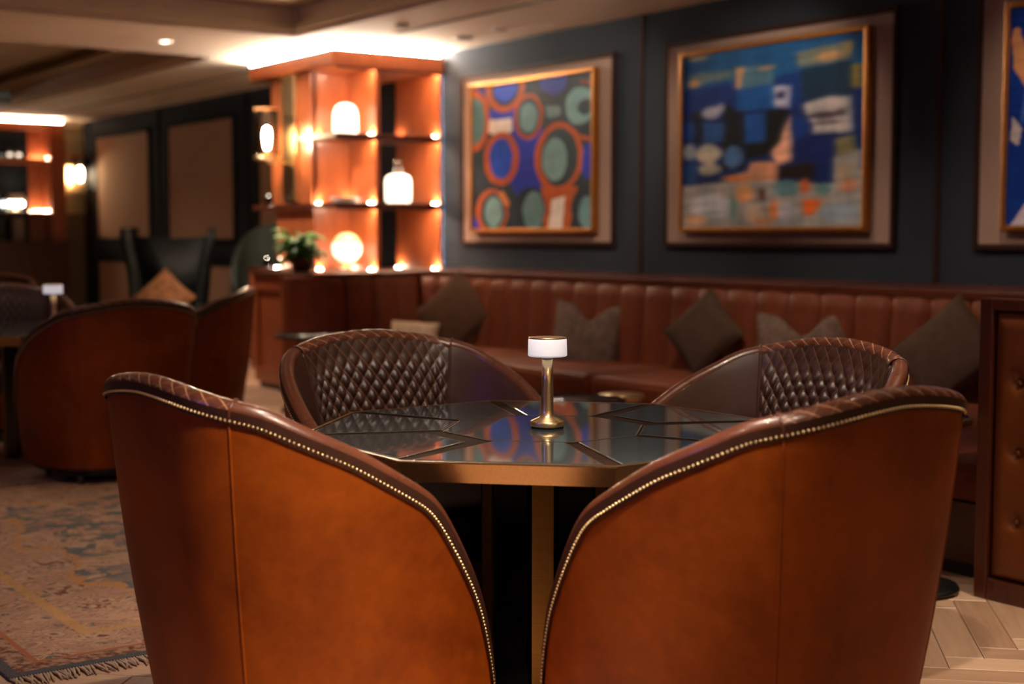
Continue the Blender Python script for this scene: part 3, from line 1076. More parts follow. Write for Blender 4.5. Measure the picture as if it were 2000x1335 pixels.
def make_table():
    t = empty('octagon_table')
    rv = .664
    o1, o0 = octo(rv), octo(rv - .030)
    # brass rim: tapered apron
    MB().prism(octo(rv - .026), TZ - .052, TZ - .004, o1).build('apron', 'rim_brass', t)
    lip = MB()
    a, b = octo(rv), octo(rv - .012)
    for i in range(8):
        j = (i + 1) % 8
        v = [(*a[i], TZ - .004), (*a[j], TZ - .004), (*b[j], TZ - .004), (*b[i], TZ - .004)]
        w = [(p[0], p[1], TZ) for p in v]
        lip.add(v + w, [(4, 5, 6, 7), (0, 1, 5, 4), (2, 3, 7, 6), (1, 2, 6, 5), (3, 0, 4, 7)])
    lip.build('brass_lip', 'rim_brass', t)
    MB().prism(octo(rv - .012), TZ - .004, TZ - .0025).build('wood_inlay', 'table_wood', t)
    ri = .277
    def pane(poly, name='glass_pane'):
        c = (sum(p[0] for p in poly) / len(poly), sum(p[1] for p in poly) / len(poly))
        def shrink(d):
            out = []
            nn = len(poly)
            for i in range(nn):
                p0, p1, p2 = Vector(poly[i - 1]), Vector(poly[i]), Vector(poly[(i + 1) % nn])
                e1, e2 = (p1 - p0).normalized(), (p2 - p1).normalized()
                n1, n2 = Vector((-e1.y, e1.x)), Vector((-e2.y, e2.x))
                k = (n1 + n2)
                k = k / max(.2, k.dot(n1))
                q = p1 + k * d
                out.append((q.x, q.y))
            return out
        m = MB()
        lo, hi = shrink(.0), shrink(.0022)
        m.prism(lo, TZ - .0025, TZ - .0006)
        m.prism(lo, TZ - .0006, TZ + .0006, hi)
        gp = m.build(name, 'smoked_glass', t)
        nn = len(poly)
        ed = MB()
        go = shrink(-.0022)
        for i in range(nn):
            j = (i + 1) % nn
            ed.add([(*lo[i], TZ - .0004), (*lo[j], TZ - .0004), (*go[j], TZ - .0004), (*go[i], TZ - .0004)], [(0, 3, 2, 1)])
        ed.build('pane_edge', 'dark_brass', gp)
    pane(octo(ri))
    out, inn = octo(rv - .022), octo(ri + .010)
    sw = .022        # half width of the wooden spokes
    for i in range(8):
        j = (i + 1) % 8
        A, B, C, D = Vector(inn[i]), Vector(out[i]), Vector(out[j]), Vector(inn[j])
        e_in = (D - A).normalized()
        e_out = (C - B).normalized()
        k = .055 if i in (1, 5) else 0.0      # a wider wooden block on two opposite sides
        mid = ((A + D) / 2).normalized()
        A2, D2 = A + e_in * sw * .9 + mid * k, D - e_in * sw * .9 + mid * k
        B2, C2 = B + e_out * sw * 1.1, C - e_out * sw * 1.1
        pane([tuple(A2), tuple(B2), tuple(C2), tuple(D2)])
    # pedestal of black and brass slabs around a core
    for q in range(12):
        an = R(-38 + 30 * q)
        c, s = math.cos(an), math.sin(an)
        m = MB()
        w2, r0, r1 = (.050, .06, .170) if q % 2 else (.028, .05, .175)
        poly = [(c * r0 + s * w2, s * r0 - c * w2), (c * r1 + s * w2, s * r1 - c * w2), (c * r1 - s * w2, s * r1 + c * w2), (c * r0 - s * w2, s * r0 + c * w2)]
        m.prism(poly, .03, TZ - .052)
        m.build('pedestal_slab', 'black_gloss' if q % 2 else 'dark_brass', t)
    MB().prism(octo(.12), .03, TZ - .052).build('pedestal_core', 'black_metal', t)
    MB().prism(octo(.30), 0, .03, octo(.292)).build('foot_plate', 'dark_brass', t)
    return t

tb = make_table()
tb.location = (7.556, -4.597, 0)
tag(tb, 'octagonal brass-edged table of smoked glass panes between the four near tub chairs', 'table', 'octagonal lounge tables')
tb2 = copy_tree(tb)
tb2.location = (2.62, -4.46, 0)
tag(tb2, 'second octagonal brass-edged table, at the left photo edge in the background', 'table')

# ================================================================== CORDLESS LAMPS
def make_lamp():
    t = empty('table_lamp')
    MB().lathe([(.0001, 0), (.044, 0), (.0445, .003), (.0445, .005), (.0001, .005)], 40).build('rubber_foot', 'black_metal', t)
    MB().lathe([(.0001, .005), (.0455, .005), (.0465, .007), (.0465, .017), (.0445, .0195), (.0215, .0300), (.0182, .0340),
                (.0168, .050), (.0155, .12), (.0145, .188), (.0001, .188)], 48).build('stem', 'brass', t)
    MB().lathe([(.0001, .187), (.0152, .187), (.0152, .1965), (.0001, .1965)], 32).build('collar', 'lamp_white', t)
    MB().lathe([(.0001, .194), (.050, .194), (.0530, .1965), (.0530, .199), (.0518, .240), (.0500, .2425), (.0001, .2425)], 56).build('shade', 'lamp_shade_white', t)
    MB().lathe([(.0505, .2415), (.0512, .2435), (.0505, .2455), (.040, .2462), (.0001, .2462)], 56).build('cap', 'brass', t)
    return t
lp = make_lamp()
lp.location = (7.560, -4.590, TZ + .0006)
tag(lp, 'brass cordless table lamp with white drum shade on the near glass table', 'lamp', 'cordless table lamps')
lp2 = copy_tree(lp)
lp2.location = (2.68, -4.372, TZ + .0006)
tag(lp2, 'small blurred brass lamp with white shade on the far table at left', 'lamp')

# ================================================================== LIT SHELVES
def wbox(name, mat, parent, x0, x1, y0, y1, z0, z1, bev=0.0):
    lx, ly, lz = parent.location
    par = parent.parent
    while par is not None:
        lx, ly, lz = lx + par.location[0], ly + par.location[1], lz + par.location[2]
        par = par.parent
    return box(name, mat, parent, x0 - lx, x1 - lx, y0 - ly, y1 - ly, z0 - lz, z1 - lz, bev)

bk = empty('display_shelves', (-.85, -.55, 0))
tag(bk, 'tall walnut display unit with glowing open shelves against the blue wall', 'bookcase')
wbox('base', 'walnut', bk, -1.72, -.21, -1.13, -.0, 0, .91)
wbox('base_top', 'walnut_dark', bk, -1.74, -.06, -1.14, -.0, .91, .95, .006)
wbox('cornice', 'walnut', bk, -1.69, -.045, -1.125, -.032, 2.665, 2.805, .006)
wbox('shelf', 'walnut_dark', bk, -.82, -.065, -1.10, -.032, 2.072, 2.110, .004)
wbox('shelf', 'walnut_dark', bk, -1.70, -.065, -1.10, -.032, 1.482, 1.522, .004)
wbox('divider', 'walnut', bk, -.82, -.070, -.710, -.665, .95, 2.665, .003)
wbox('side_panel', 'walnut', bk, -.82, -.070, -.062, -.032, .95, 2.665, .003)
wbox('back_panel', 'walnut', bk, -.565, -.535, -1.065, -.710, .95, 2.665)
wbox('pier', 'walnut', bk, -1.36, -.565, -1.06, -.72, 1.522, 2.665, .006)
wbox('pier_lower', 'walnut', bk, -1.376, -.565, -1.01, -.72, .95, 1.482, .006)
wbox('corner_stile', 'walnut', bk, -.60, -.535, -1.085, -1.03, 1.522, 2.665, .004)
for z in (.95, 1.522, 2.110):
    for (px_, py_) in ((-.115, -.088), (-.74, -.088), (-.115, -.735), (-.50, -.735), (-.50, -1.035)):
        MB().lathe([(.0001, .004), (.020, .004), (.023, .002), (.023, 0), (.0001, 0)], 14, (px_ + .85, py_ + .55, z)).build('shelf_puck', 'puck_glow', bk)
for px_ in (-1.30, -.70):
    MB().lathe([(.0001, .004), (.020, .004), (.023, .002), (.023, 0), (.0001, 0)], 14, (px_ + .85, -1.045 + .55, .95)).build('shelf_puck', 'puck_glow', bk)
wbox('uplight_strip', 'uplight_glow', bk, -.10, -.055, -1.11, -.06, 2.806, 2.811)
wbox('uplight_strip', 'uplight_glow', bk, -1.67, -.12, -1.115, -1.07, 2.806, 2.811)
for zu in (1.482, 2.072, 2.665):
    wbox('shelf_lip', 'walnut_dark', bk, -.072, -.066, -1.09, -.04, zu - .018, zu + .004)
    wbox('led_strip', 'strip_glow', bk, -.110, -.085, -.655, -.070, zu - .006, zu - .001)
    wbox('led_strip', 'strip_glow', bk, -.110, -.085, -1.06, -.720, zu - .006, zu - .001)
wbox('wall_grazer', 'cool_glow', bk, -.125, -.115, -.028, -.004, .97, 2.66)

def frosted_lamp(loc, label, prof, cap=None, name='glass_table_lamp', power=5):
    t = empty(name, loc)
    tag(t, label, 'lamp')
    prof = [(r * .92, z * .95) for r, z in prof]
    MB().lathe(prof, 32).build('glass_body', 'frosted_glow', t)
    MB().lathe([(.0001, 0), (prof[1][0] * .9, 0), (prof[1][0] * .9, .012), (.0001, .012)], 28).build('base', 'dark_brass', t)
    if cap:
        MB().lathe(cap, 24).build('glass_neck', 'clear_glass', t)
    return t
frosted_lamp((-.30, -.875, 2.110), 'white dome-topped glass lamp on the top shelf', [(.0001, .012), (.105, .012), (.116, .03), (.114, .17), (.108, .21), (.090, .25), (.055, .275), (.0001, .285)])
frosted_lamp((-.30, -.352, 1.522), 'white squat glass lamp with clear neck on the middle shelf', [(.0001, .012), (.105, .012), (.124, .035), (.126, .20), (.118, .245), (.085, .268), (.045, .275), (.0001, .276)],
             [(.045, .275), (.034, .31), (.030, .36), (.036, .395), (.040, .40)])
g = empty('globe_lamp', (-.30, -.872, .95))
tag(g, 'round globe lamp on a small foot at the bottom shelf', 'lamp')
MB().lathe([(.0001, 0), (.05, 0), (.05, .012), (.02, .022), (.016, .05), (.022, .062), (.0001, .062)], 24).build('foot', 'brass', g)
pr_ = [(.128 * math.sin(a) + 1e-5, .188 - .128 * math.cos(a)) for a in np.linspace(0.05, math.pi * .60, 16)]
MB().lathe(pr_, 32).build('lower_globe', 'globe_glow', g)
pr_ = [(.128 * math.sin(a) + 1e-5, .188 - .128 * math.cos(a)) for a in np.linspace(math.pi * .60, math.pi, 12)]
MB().lathe(pr_, 32).build('upper_globe', 'amber_glow', g)
st = empty('dish_stack', (-.30, -.885, 1.522))
tag(st, 'low stack of white dishes on the middle shelf left of the squat lamp', 'dishes')
for k_ in range(3):
    MB().lathe([(.0001, .0), (.085, .0), (.125, .012), (.128, .016), (.085, .007), (.0001, .006)], 32, (0, 0, k_ * .017)).build('dish', 'white_ceramic', st)

# sconces: tall brass plate, arm, glass cylinder with a long bulb
def make_sconce(loc, rz, label, power):
    t = empty('wall_sconce', loc, rz)
    tag(t, label, 'wall lamp', 'brass sconces with glass cylinders')
    box('back_plate', 'brass', t, -.13, .13, -.035, 0, 0, 1.12, .006)
    MB().tube([(0, -.03, .34), (0, -.24, .34), (0, -.24, .37)], .012, 10).build('arm', 'brass', t)
    MB().lathe([(.0001, .365), (.10, .365), (.115, .375), (.115, .395), (.105, .395), (.0001, .385)], 32, (0, -.24, 0)).build('cup', 'brass', t)
    gcy = MB().lathe([(.106, .395), (.106, .80), (.102, .80), (.102, .395)], 36, (0, -.24, 0)).build('glass_cylinder', 'clear_glass', t)
    MB().lathe([(.104, .795), (.109, .795), (.109, .812), (.104, .812)], 36, (0, -.24, 0)).build('glass_rim', 'amber_glass', gcy)
    bh = MB().lathe([(.0001, .39), (.022, .39), (.022, .46), (.0001, .46)], 16, (0, -.24, 0)).build('bulb_holder', 'brass', t)
    MB().lathe([(.0001, .455), (.020, .465), (.026, .50), (.034, .56), (.034, .60), (.026, .640), (.0001, .655)], 20, (0, -.24, 0)).build('bulb', 'bulb_glow', bh)
    return t
make_sconce((-.96, -1.06, 1.545), 0, 'brass sconce with lit glass cylinder on the side of the display unit', 10)
make_sconce((X_FAR, -.135, 1.545), R(90), 'brass sconce glowing on the far end wall', 10)

make_sconce((X_NEAR, -3.30, 1.545), R(-90), 'unseen brass sconce added for fill light behind the camera, on its right', 10)  # this and the next are unseen, added for warm fill and brass reflections
make_sconce((X_NEAR, -6.40, 1.545), R(-90), 'unseen brass sconce added for fill light directly behind the camera', 10)

vb = empty('accent_light_bar', (7.3, Y_FRONT, 2.35))
tag(vb, 'violet-blue accent light bar on the unseen front wall', 'light bar')
box('housing', 'black_metal', vb, -.40, .40, 0, .05, -.06, .06, .008)
box('diffuser', 'violet_glow', vb, -.37, .37, .05, .06, -.045, .045)

# votive glasses
def votive(loc, label):
    t = empty('votive_glass', loc)
    tag(t, label, 'candle', 'votive candles on the display unit')
    MB().lathe([(.0001, .003), (.030, .003), (.034, .01), (.038, .085), (.036, .085), (.032, .012), (.0001, .010)], 20).build('glass_cup', 'clear_glass', t)
    MB().lathe([(.0001, .012), (.028, .012), (.028, .04), (.0001, .042)], 16).build('wax', 'lamp_white', t)
    MB().lathe([(.0001, .042), (.012, .052), (.013, .065), (.006, .082), (.0001, .092)], 12).build('flame', 'flame_glow', t)
votive((-1.50, -1.03, 1.522), 'lit votive glass at the shelf end under the brass sconce')
votive((-1.43, -1.09, .95), 'bright votive glass on the base, left of the green plant')
votive((-1.16, -1.09, .95), 'smaller-looking votive glass close behind the green plant')

# ================================================================== CABINET END AND PLANT
cb = empty('end_cabinet', (.08, -1.0, 0))
tag(cb, 'walnut cabinet end below the green plant, with framed panel', 'cabinet')
wbox('body', 'walnut', cb, -.19, .35, -1.79, -1.15, 0.05, .91)
wbox('filler', 'walnut', cb, -.04, .35, -1.15, 0, 0.05, .91)
wbox('top', 'walnut_dark', cb, -.21, .37, -1.82, -1.15, .91, .95, .006)
wbox('top_return', 'walnut_dark', cb, -.05, .37, -1.15, 0, .91, .95, .006)
wbox('kick', 'walnut_dark', cb, -.17, .34, -1.77, -.1, 0, .05)
wbox('stile', 'walnut', cb, -.19, -.12, -1.806, -1.79, .05, .91, .003)
wbox('stile', 'walnut', cb, .28, .35, -1.806, -1.79, .05, .91, .003)
wbox('rail', 'walnut', cb, -.12, .28, -1.806, -1.79, .80, .91, .003)
wbox('rail', 'walnut', cb, -.12, .28, -1.806, -1.79, .05, .17, .003)

pt = empty('potted_plant', (.28, -1.60, .95))
tag(pt, 'bushy green leafy plant in a brown pot on the cabinet end', 'plant')
MB().lathe([(.0001, 0), (.07, 0), (.085, .03), (.095, .10), (.100, .115), (.092, .115), (.085, .10), (.0001, .095)], 24).build('pot', 'pot_brown', pt)
def leaf_mesh(mat):
    mb = MB()
    L, n_ = .14, 7
    P = []
    for i in range(n_):
        t = i / (n_ - 1)
        w = .030 * math.sin(math.pi * min(1, t * .94 + .06)) ** .8
        z = .045 * math.sin(t * 2.2) - .05 * t * t
        P.append([(L * t, -w, z - .010), (L * t, 0, z), (L * t, w, z - .010)])
    mb.grid(np.array(P))
    me = mb.mesh('leaf')
    me.materials.append(M[mat])
    return me
lm = [leaf_mesh('leaf_green'), leaf_mesh('leaf_pale')]
for i in range(92):
    o = bpy.data.objects.new('leaf', lm[1 if i % 11 == 0 else 0])
    COL.objects.link(o)
    o.parent = pt
    an = i * 2.399
    ht = rng.uniform(.10, .27)
    rr = rng.uniform(.0, .09) * (1.2 - (ht - .1) * 2)
    o.location = (rr * math.cos(an), rr * math.sin(an), ht)
    o.rotation_euler = (rng.uniform(-.5, .5), rng.uniform(-.9, .5), an)
    s_ = rng.uniform(.85, 1.35)
    o.scale = (s_, s_, s_)
sm_ = MB()
for i in range(14):
    an = i * 2.399
    sm_.tube([(0.02 * math.cos(an), .02 * math.sin(an), .09), (.04 * math.cos(an), .04 * math.sin(an), .18), (.08 * math.cos(an), .08 * math.sin(an), .26)], .004, 5)
sm_.build('stems', 'stem_green', pt)

# ================================================================== BANQUETTE
bq = empty('banquette', (4.0, -1.0, 0))
tag(bq, 'long U-shaped brown leather banquette with vertical channel back under the paintings', 'banquette')
SY = -.80          # front plane of the main back
wbox('ledge', 'ledge_wood', bq, .36, 8.3, SY + .01, 0, .93, .965, .006)
wbox('ledge_nosing', 'ledge_wood', bq, .80, 7.62, SY - .018, SY + .012, .915, .968, .008)
wbox('back_frame', 'walnut_dark', bq, .40, 7.62, SY + .02, 0, 0, .93)
wbox('return_frame', 'walnut_dark', bq, .40, .765, -1.76, SY + .02, 0, .93)
wbox('return_top', 'ledge_wood', bq, .375, .80, -1.78, SY + .02, .93, .955, .006)
ep = MB()
ep.lathe([(.0001, .02), (.205, .02), (.214, .05), (.214, .90), (.205, .93), (.0001, .935)], 28, (.595 - 4.0, -1.70 + 1.0, 0))
ep.build('end_post', 'bench_leather', bq)
def channel_mesh(name, w, h):
    mb = MB()
    nx, nz = 9, 9
    G = []
    for i in range(nz):
        t = i / (nz - 1)
        row = []
        for j in range(nx):
            a = j / (nx - 1)
            bul = (max(0, 1 - abs(2 * a - 1) ** 3)) ** .5
            z = h * min(1, t * 1.12)
            over = max(0, t * 1.12 - 1) / .12
            th = .052 * bul * (1 - over ** 2) ** .5 if over < 1 else 0
            lean = .05 * (1 - z / h)
            row.append((w * (a - .5), -th - lean + (.028 * over), z + .010 * bul * (1 if t > .85 else 0)))
        G.append(row)
    mb.grid(np.array(G))
    me = mb.mesh(name)
    me.materials.append(M['bench_leather'])
    return me
ch_me = channel_mesh('back_channel', .248, .50)
def channel(x, y, rz):
    o = bpy.data.objects.new('back_channel', ch_me)
    COL.objects.link(o)
    o.parent = bq
    o.location = (x - 4.0, y + 1.0, .415)
    o.rotation_euler = (0, 0, rz)
x = .97
while x < 7.5:
    channel(x, SY, 0)
    x += .25
for y in (-1.62, -1.37, -1.12, -.94):
    channel(.775, y, R(90))
for y in (-2.50, -2.25, -2.0, -1.75, -1.5, -1.25, -1.0):
    channel(7.615, y, R(-90))
def seat(x0, x1, y0, y1, z0, z1):
    wbox('seat_cushion', 'bench_leather', bq, x0, x1, y0, y1, z0, z1, .045)
for (a, b) in ((1.56, 2.6), (2.605, 3.995), (4.005, 5.45), (5.455, 6.88)):
    seat(a, b, -1.62, SY - .045, .27, .42)
seat(.815, 1.55, -1.80, SY - .045, .27, .42)
seat(6.89, 7.575, -2.60, SY - .045, .28, .44)
wbox('seat_base', 'walnut_dark', bq, .815, 6.95, -1.55, SY, .08, .27)
wbox('seat_base', 'walnut_dark', bq, .815, 1.5, -1.76, -1.55, .08, .27)
wbox('seat_base', 'walnut_dark', bq, 6.95, 7.60, -2.58, SY, .06, .28)
wbox('seat_plinth', 'black_metal', bq, .815, 7.56, -1.48, SY, 0, .08)
wbox('seat_plinth', 'black_metal', bq, 7.0, 7.56, -2.54, -1.48, 0, .06)
wbox('return_frame', 'walnut_dark', bq, 7.622, 8.30, -2.70, SY + .01, 0, .965)
wbox('return_top', 'ledge_wood', bq, 7.60, 8.31, -2.70, SY + .01, .965, 1.0, .006)
# tufted end panel of the right return
wbox('end_stile', 'walnut_dark', bq, 7.588, 7.640, -2.765, -2.70, 0, 1.036, .006)
wbox('end_stile', 'walnut_dark', bq, 8.262, 8.314, -2.765, -2.70, 0, 1.036, .006)
wbox('end_rail', 'walnut_dark', bq, 7.640, 8.262, -2.765, -2.70, .995, 1.036, .006)
wbox('end_rail', 'walnut_dark', bq, 7.640, 8.262, -2.765, -2.70, 0, .075, .006)
btn = [(bx_, bz_) for bx_ in (7.745, 7.951, 8.157) for bz_ in (.285, .520, .757)]
nx, nz = 60, 84
X, Z = np.meshgrid(np.linspace(7.641, 8.261, nx), np.linspace(.076, .994, nz))
ed = np.minimum(np.minimum(X - 7.641, 8.261 - X), np.minimum(Z - .076, .994 - Z))
D = .034 * np.clip(ed / .05, 0, 1) ** .5
for (bx_, bz_) in btn:
    r2 = np.hypot(X - bx_, Z - bz_)
    D -= .020 * np.exp(-(r2 / .022) ** 2) + .008 * np.exp(-(r2 / .06) ** 2)
tufted = MB().grid(np.stack([X - 4.0, -2.735 - D + 1.0, Z], -1), flip=False).build('tufted_panel', 'panel_leather', bq)
for (bx_, bz_) in btn:
    MB().sphere((bx_ - 4.0, -2.748 + 1.0, bz_), .0125, 12, 8).build('button', 'panel_leather', tufted)

# ---- scatter cushions on the banquette
def cushion(loc, size, roll, lean, yaw, mat, label, chop=0.0, thick=.13, group='scatter cushions on the banquette'):
    n_ = 25
    wd, size = size if isinstance(size, tuple) else (size, size)
    A, B = np.meshgrid(np.linspace(-1, 1, n_), np.linspace(-1, 1, n_))
    t = ((1 - A ** 2) * (1 - B ** 2)) ** .42
    pin = 1 - .07 * (1 - A ** 2) * (B ** 4) - 0
    X = A * (wd / 2) * (1 - .06 * (1 - B ** 2) ** 1 * np.abs(A) ** 3)
    Z = B * (size / 2) * (1 - .06 * (1 - A ** 2) ** 1 * np.abs(B) ** 3)
    if chop:
        Z = Z - chop * np.exp(-(A / .38) ** 2) * np.clip(B, 0, 1) ** 1.2
    mb = MB()
    mb.grid(np.stack([X, -t * thick / 2, Z], -1), flip=False)
    mb.grid(np.stack([X, t * thick / 2, Z], -1), flip=True)
    e = empty('cushion', loc)
    tag(e, label, 'cushion', group)
    o = mb.build('cover', mat, e)
    idx = [(0, j) for j in range(n_)] + [(i, n_ - 1) for i in range(1, n_)] + [(n_ - 1, j) for j in range(n_ - 2, -1, -1)] + [(i, 0) for i in range(n_ - 2, 0, -1)]
    p = MB().tube([(X[i, j], 0, Z[i, j]) for i, j in idx], .005, 6, closed=True).build('piping', mat, e)
    mt = Matrix.Rotation(R(yaw), 4, 'Z') @ Matrix.Rotation(R(-lean), 4, 'X') @ Matrix.Rotation(R(roll), 4, 'Y')
    e.rotation_euler = mt.to_euler()
    return e
cushion((1.60, -.985, .665), .48, 43, 22, 38, 'cushion_brown', 'dark brown cushion standing on its corner, left of the near lamp')
cushion((3.21, -1.0, .565), .50, 3, 20, 34, 'cushion_taupe', 'mottled taupe cushion with a dented top just right of the near lamp', .12)
cushion((4.312, -.985, .665), .40, 44, 20, 14, 'cushion_grey', 'grey-brown cushion standing on its corner between the two dented cushions')
cushion((5.144, -1.0, .575), .52, -3, 20, 36, 'cushion_taupe', 'mottled taupe cushion with a dented top showing above the right quilted chair', .13)
cushion((6.088, -.985, .655), .45, 45, 20, 8, 'cushion_grey', 'grey-brown cushion standing on its corner, rightmost on the banquette')
cushion((1.50, -1.30, .505), (.36, .20), 4, 30, 50, 'cushion_cream', 'cream cushion barely showing behind the left quilted chair')


# ================================================================== SIDE TABLES
def side_table(loc, r, h, label, top='black_gloss', rim='dark_brass', foot=True, rb=None):
    t = empty('side_table', loc)
    tag(t, label, 'side table', 'small round side tables')
    MB().lathe([(.0001, h - .004), (r - .012, h - .004), (r - .012, h), (.0001, h)], 40).build('top', top, t)
    MB().lathe([(r - .012, h + .001), (r, h), (r, h - .022), (r - .012, h - .026), (.0001, h - .026), (.0001, h - .005), (r - .012, h - .005)], 40).build('rim', rim, t)
    MB().lathe([(.0001, .02), (.022, .02), (.018, h - .026), (.0001, h - .026)], 20).build('stem', 'black_metal', t)
    rb = rb or r * .85
    bs = MB().lathe([(.0001, .010), (rb, .010), (rb, .018), (rb * .96, .026), (.03, .034), (.0001, .034)], 40).build('base', 'black_metal', t)
    for q in range(3):
        an = R(20 + 120 * q)
        MB().lathe([(.0001, 0), (.010, 0), (.010, .012), (.0001, .012)], 10, (rb * .94 * math.cos(an), rb * .94 * math.sin(an), 0)).build('glide', 'dark_brass', bs)
side_table((7.40, -2.87, 0), .20, .62, 'dark side table whose round base shows beside the right foreground chair')
side_table((1.60, -2.23, 0), .24, .55, 'dark round side table in front of the banquette end post', 'mirror_grey', 'black_metal')
side_table((5.20, -2.62, 0), .22, .455, 'low side table behind the near lamp, its grey top glossy', 'mirror_grey', 'black_metal')
side_table((5.06, -2.24, 0), .115, .44, 'small brass-topped side table at the banquette seat edge', 'brass', 'brass', rb=.11)

# ================================================================== RUG
def rug_mat():
    t = NT('persian_wool')
    co = t.coord()
    sp = t.add('ShaderNodeSeparateXYZ')
    t.link(co, sp.inputs[0])
    HX, HY = 1.585, 1.285
    n0 = t.noise(7.0, 3, .6, co)
    wob = t.math('MULTIPLY', t.math('SUBTRACT', n0, .5), .22)
    dx = t.math('SUBTRACT', HX, t.math('ABSOLUTE', sp.outputs[0]))
    dy = t.math('SUBTRACT', HY, t.math('ABSOLUTE', sp.outputs[1]))
    d = t.math('MINIMUM', dx, dy)
    dw = t.math('ADD', d, wob)
    blue, tan, gold, rust, cream = sr(80, 86, 87), sr(158, 116, 92), sr(170, 116, 66), sr(88, 44, 32), sr(180, 146, 120)
    # floral patches: folded noise, with rosettes scattered over both fields
    nz1 = t.noise(3.0, 5, .62, co, 1.1)
    dv = t.add('ShaderNodeVectorMath', operation='ADD')
    nn_ = t.add('ShaderNodeTexNoise')
    nn_.inputs['Scale'].default_value = 9.0
    t.link(co, nn_.inputs['Vector'])
    sc_ = t.add('ShaderNodeVectorMath', operation='SCALE')
    sc_.inputs['Scale'].default_value = .10
    t.link(nn_.outputs['Color'], sc_.inputs[0])
    t.link(co, dv.inputs[0])
    t.link(sc_.outputs[0], dv.inputs[1])
    vo = t.add('ShaderNodeTexVoronoi')
    vo.inputs['Scale'].default_value = 8.5
    t.link(dv.outputs[0], vo.inputs['Vector'])
    vd = vo.outputs['Distance']
    rose = t.ramp(vd, [(.0, rust), (.10, rust), (.14, cream), (.24, cream), (.27, rust), (.30, tan), (.45, tan)])
    rmask = t.math('MULTIPLY', t.math('LESS_THAN', vd, t.math('MULTIPLY', nz1, .80)), .9)
    field = t.ramp(nz1, [(.36, tan), (.43, cream), (.44, gold), (.455, blue), (.585, blue), (.60, gold), (.62, tan), (.72, cream)])
    field = t.mix(rmask, field, rose)
    nb_ = t.noise(13.0, 4, .6, co, 1.4)
    border = t.ramp(nb_, [(.36, rust), (.42, tan), (.50, cream), (.53, tan), (.575, gold), (.60, blue), (.68, blue)])
    border = t.mix(t.math('MULTIPLY', rmask, .7), border, rose)
    v2 = t.add('ShaderNodeTexVoronoi')
    v2.inputs['Scale'].default_value = 24
    t.link(dv.outputs[0], v2.inputs['Vector'])
    fine = t.ramp(v2.outputs['Distance'], [(.0, cream), (.18, cream), (.24, rust), (.34, tan), (.5, tan)])
    fm_ = t.math('MULTIPLY', t.math('GREATER_THAN', t.noise(5.0, 3, .6, co), .50), .6)
    border = t.mix(fm_, border, fine)
    field = t.mix(t.math('MULTIPLY', fm_, .55), field, fine)
    scroll = t.math('ADD', .60, t.math('MULTIPLY', t.math('SINE', t.math('MULTIPLY', t.math('ADD', sp.outputs[0], sp.outputs[1]), 9.0)), .06))
    isb = t.math('LESS_THAN', dw, scroll)
    col = t.mix(isb, field, border)
    ln = t.math('LESS_THAN', t.math('ABSOLUTE', t.math('SUBTRACT', dw, scroll)), .014)
    col = t.mix(ln, col, gold)
    l2 = t.math('LESS_THAN', t.math('ABSOLUTE', t.math('SUBTRACT', d, .33)), .020)
    col = t.mix(t.math('MULTIPLY', l2, .75), col, sr(178, 130, 74))
    b3 = t.math('LESS_THAN', d, .11)
    col = t.mix(b3, col, t.ramp(t.noise(40, 2, .5, co), [(.4, rust), (.6, tan)]))
    l3 = t.math('LESS_THAN', t.math('ABSOLUTE', t.math('SUBTRACT', d, .11)), .009)
    col = t.mix(l3, col, sr(150, 84, 50))
    b4 = t.math('LESS_THAN', d, .035)
    col = t.mix(b4, col, sr(54, 60, 68))
    ft = t.noise(220, 2, .6, co)
    col = t.mix(.14, col, t.ramp(ft, [(.3, sr(90, 74, 60)), (.7, sr(196, 170, 148))]))
    t.set(base=col, rough=.95, spec=.1)
    t.bump(ft, .35, .004)
    M['persian_wool'] = t.m
rug_mat()
rg = empty('persian_rug', (5.035, -4.485, 0))
tag(rg, 'patterned blue and tan oriental rug with fringed ends, lower left', 'rug')
box('pile', 'persian_wool', rg, -1.585, 1.585, -1.285, 1.285, 0.0005, .012, .004)
for sg, nm in ((1, 'fringe'), (-1, 'fringe')):
    fm = MB()
    y = -1.28
    while y < 1.28:
        L = rng.uniform(.055, .085)
        dy = rng.uniform(-.02, .02)
        x0 = sg * 1.585
        fm.tube([(x0, y, .007), (x0 + sg * L * .5, y + dy * .5, .008), (x0 + sg * L, y + dy, .004)], [.004, .0045, .002], 5)
        y += .0085
    o = fm.build(nm, 'fringe_wool', rg)
    o['kind'] = 'stuff'

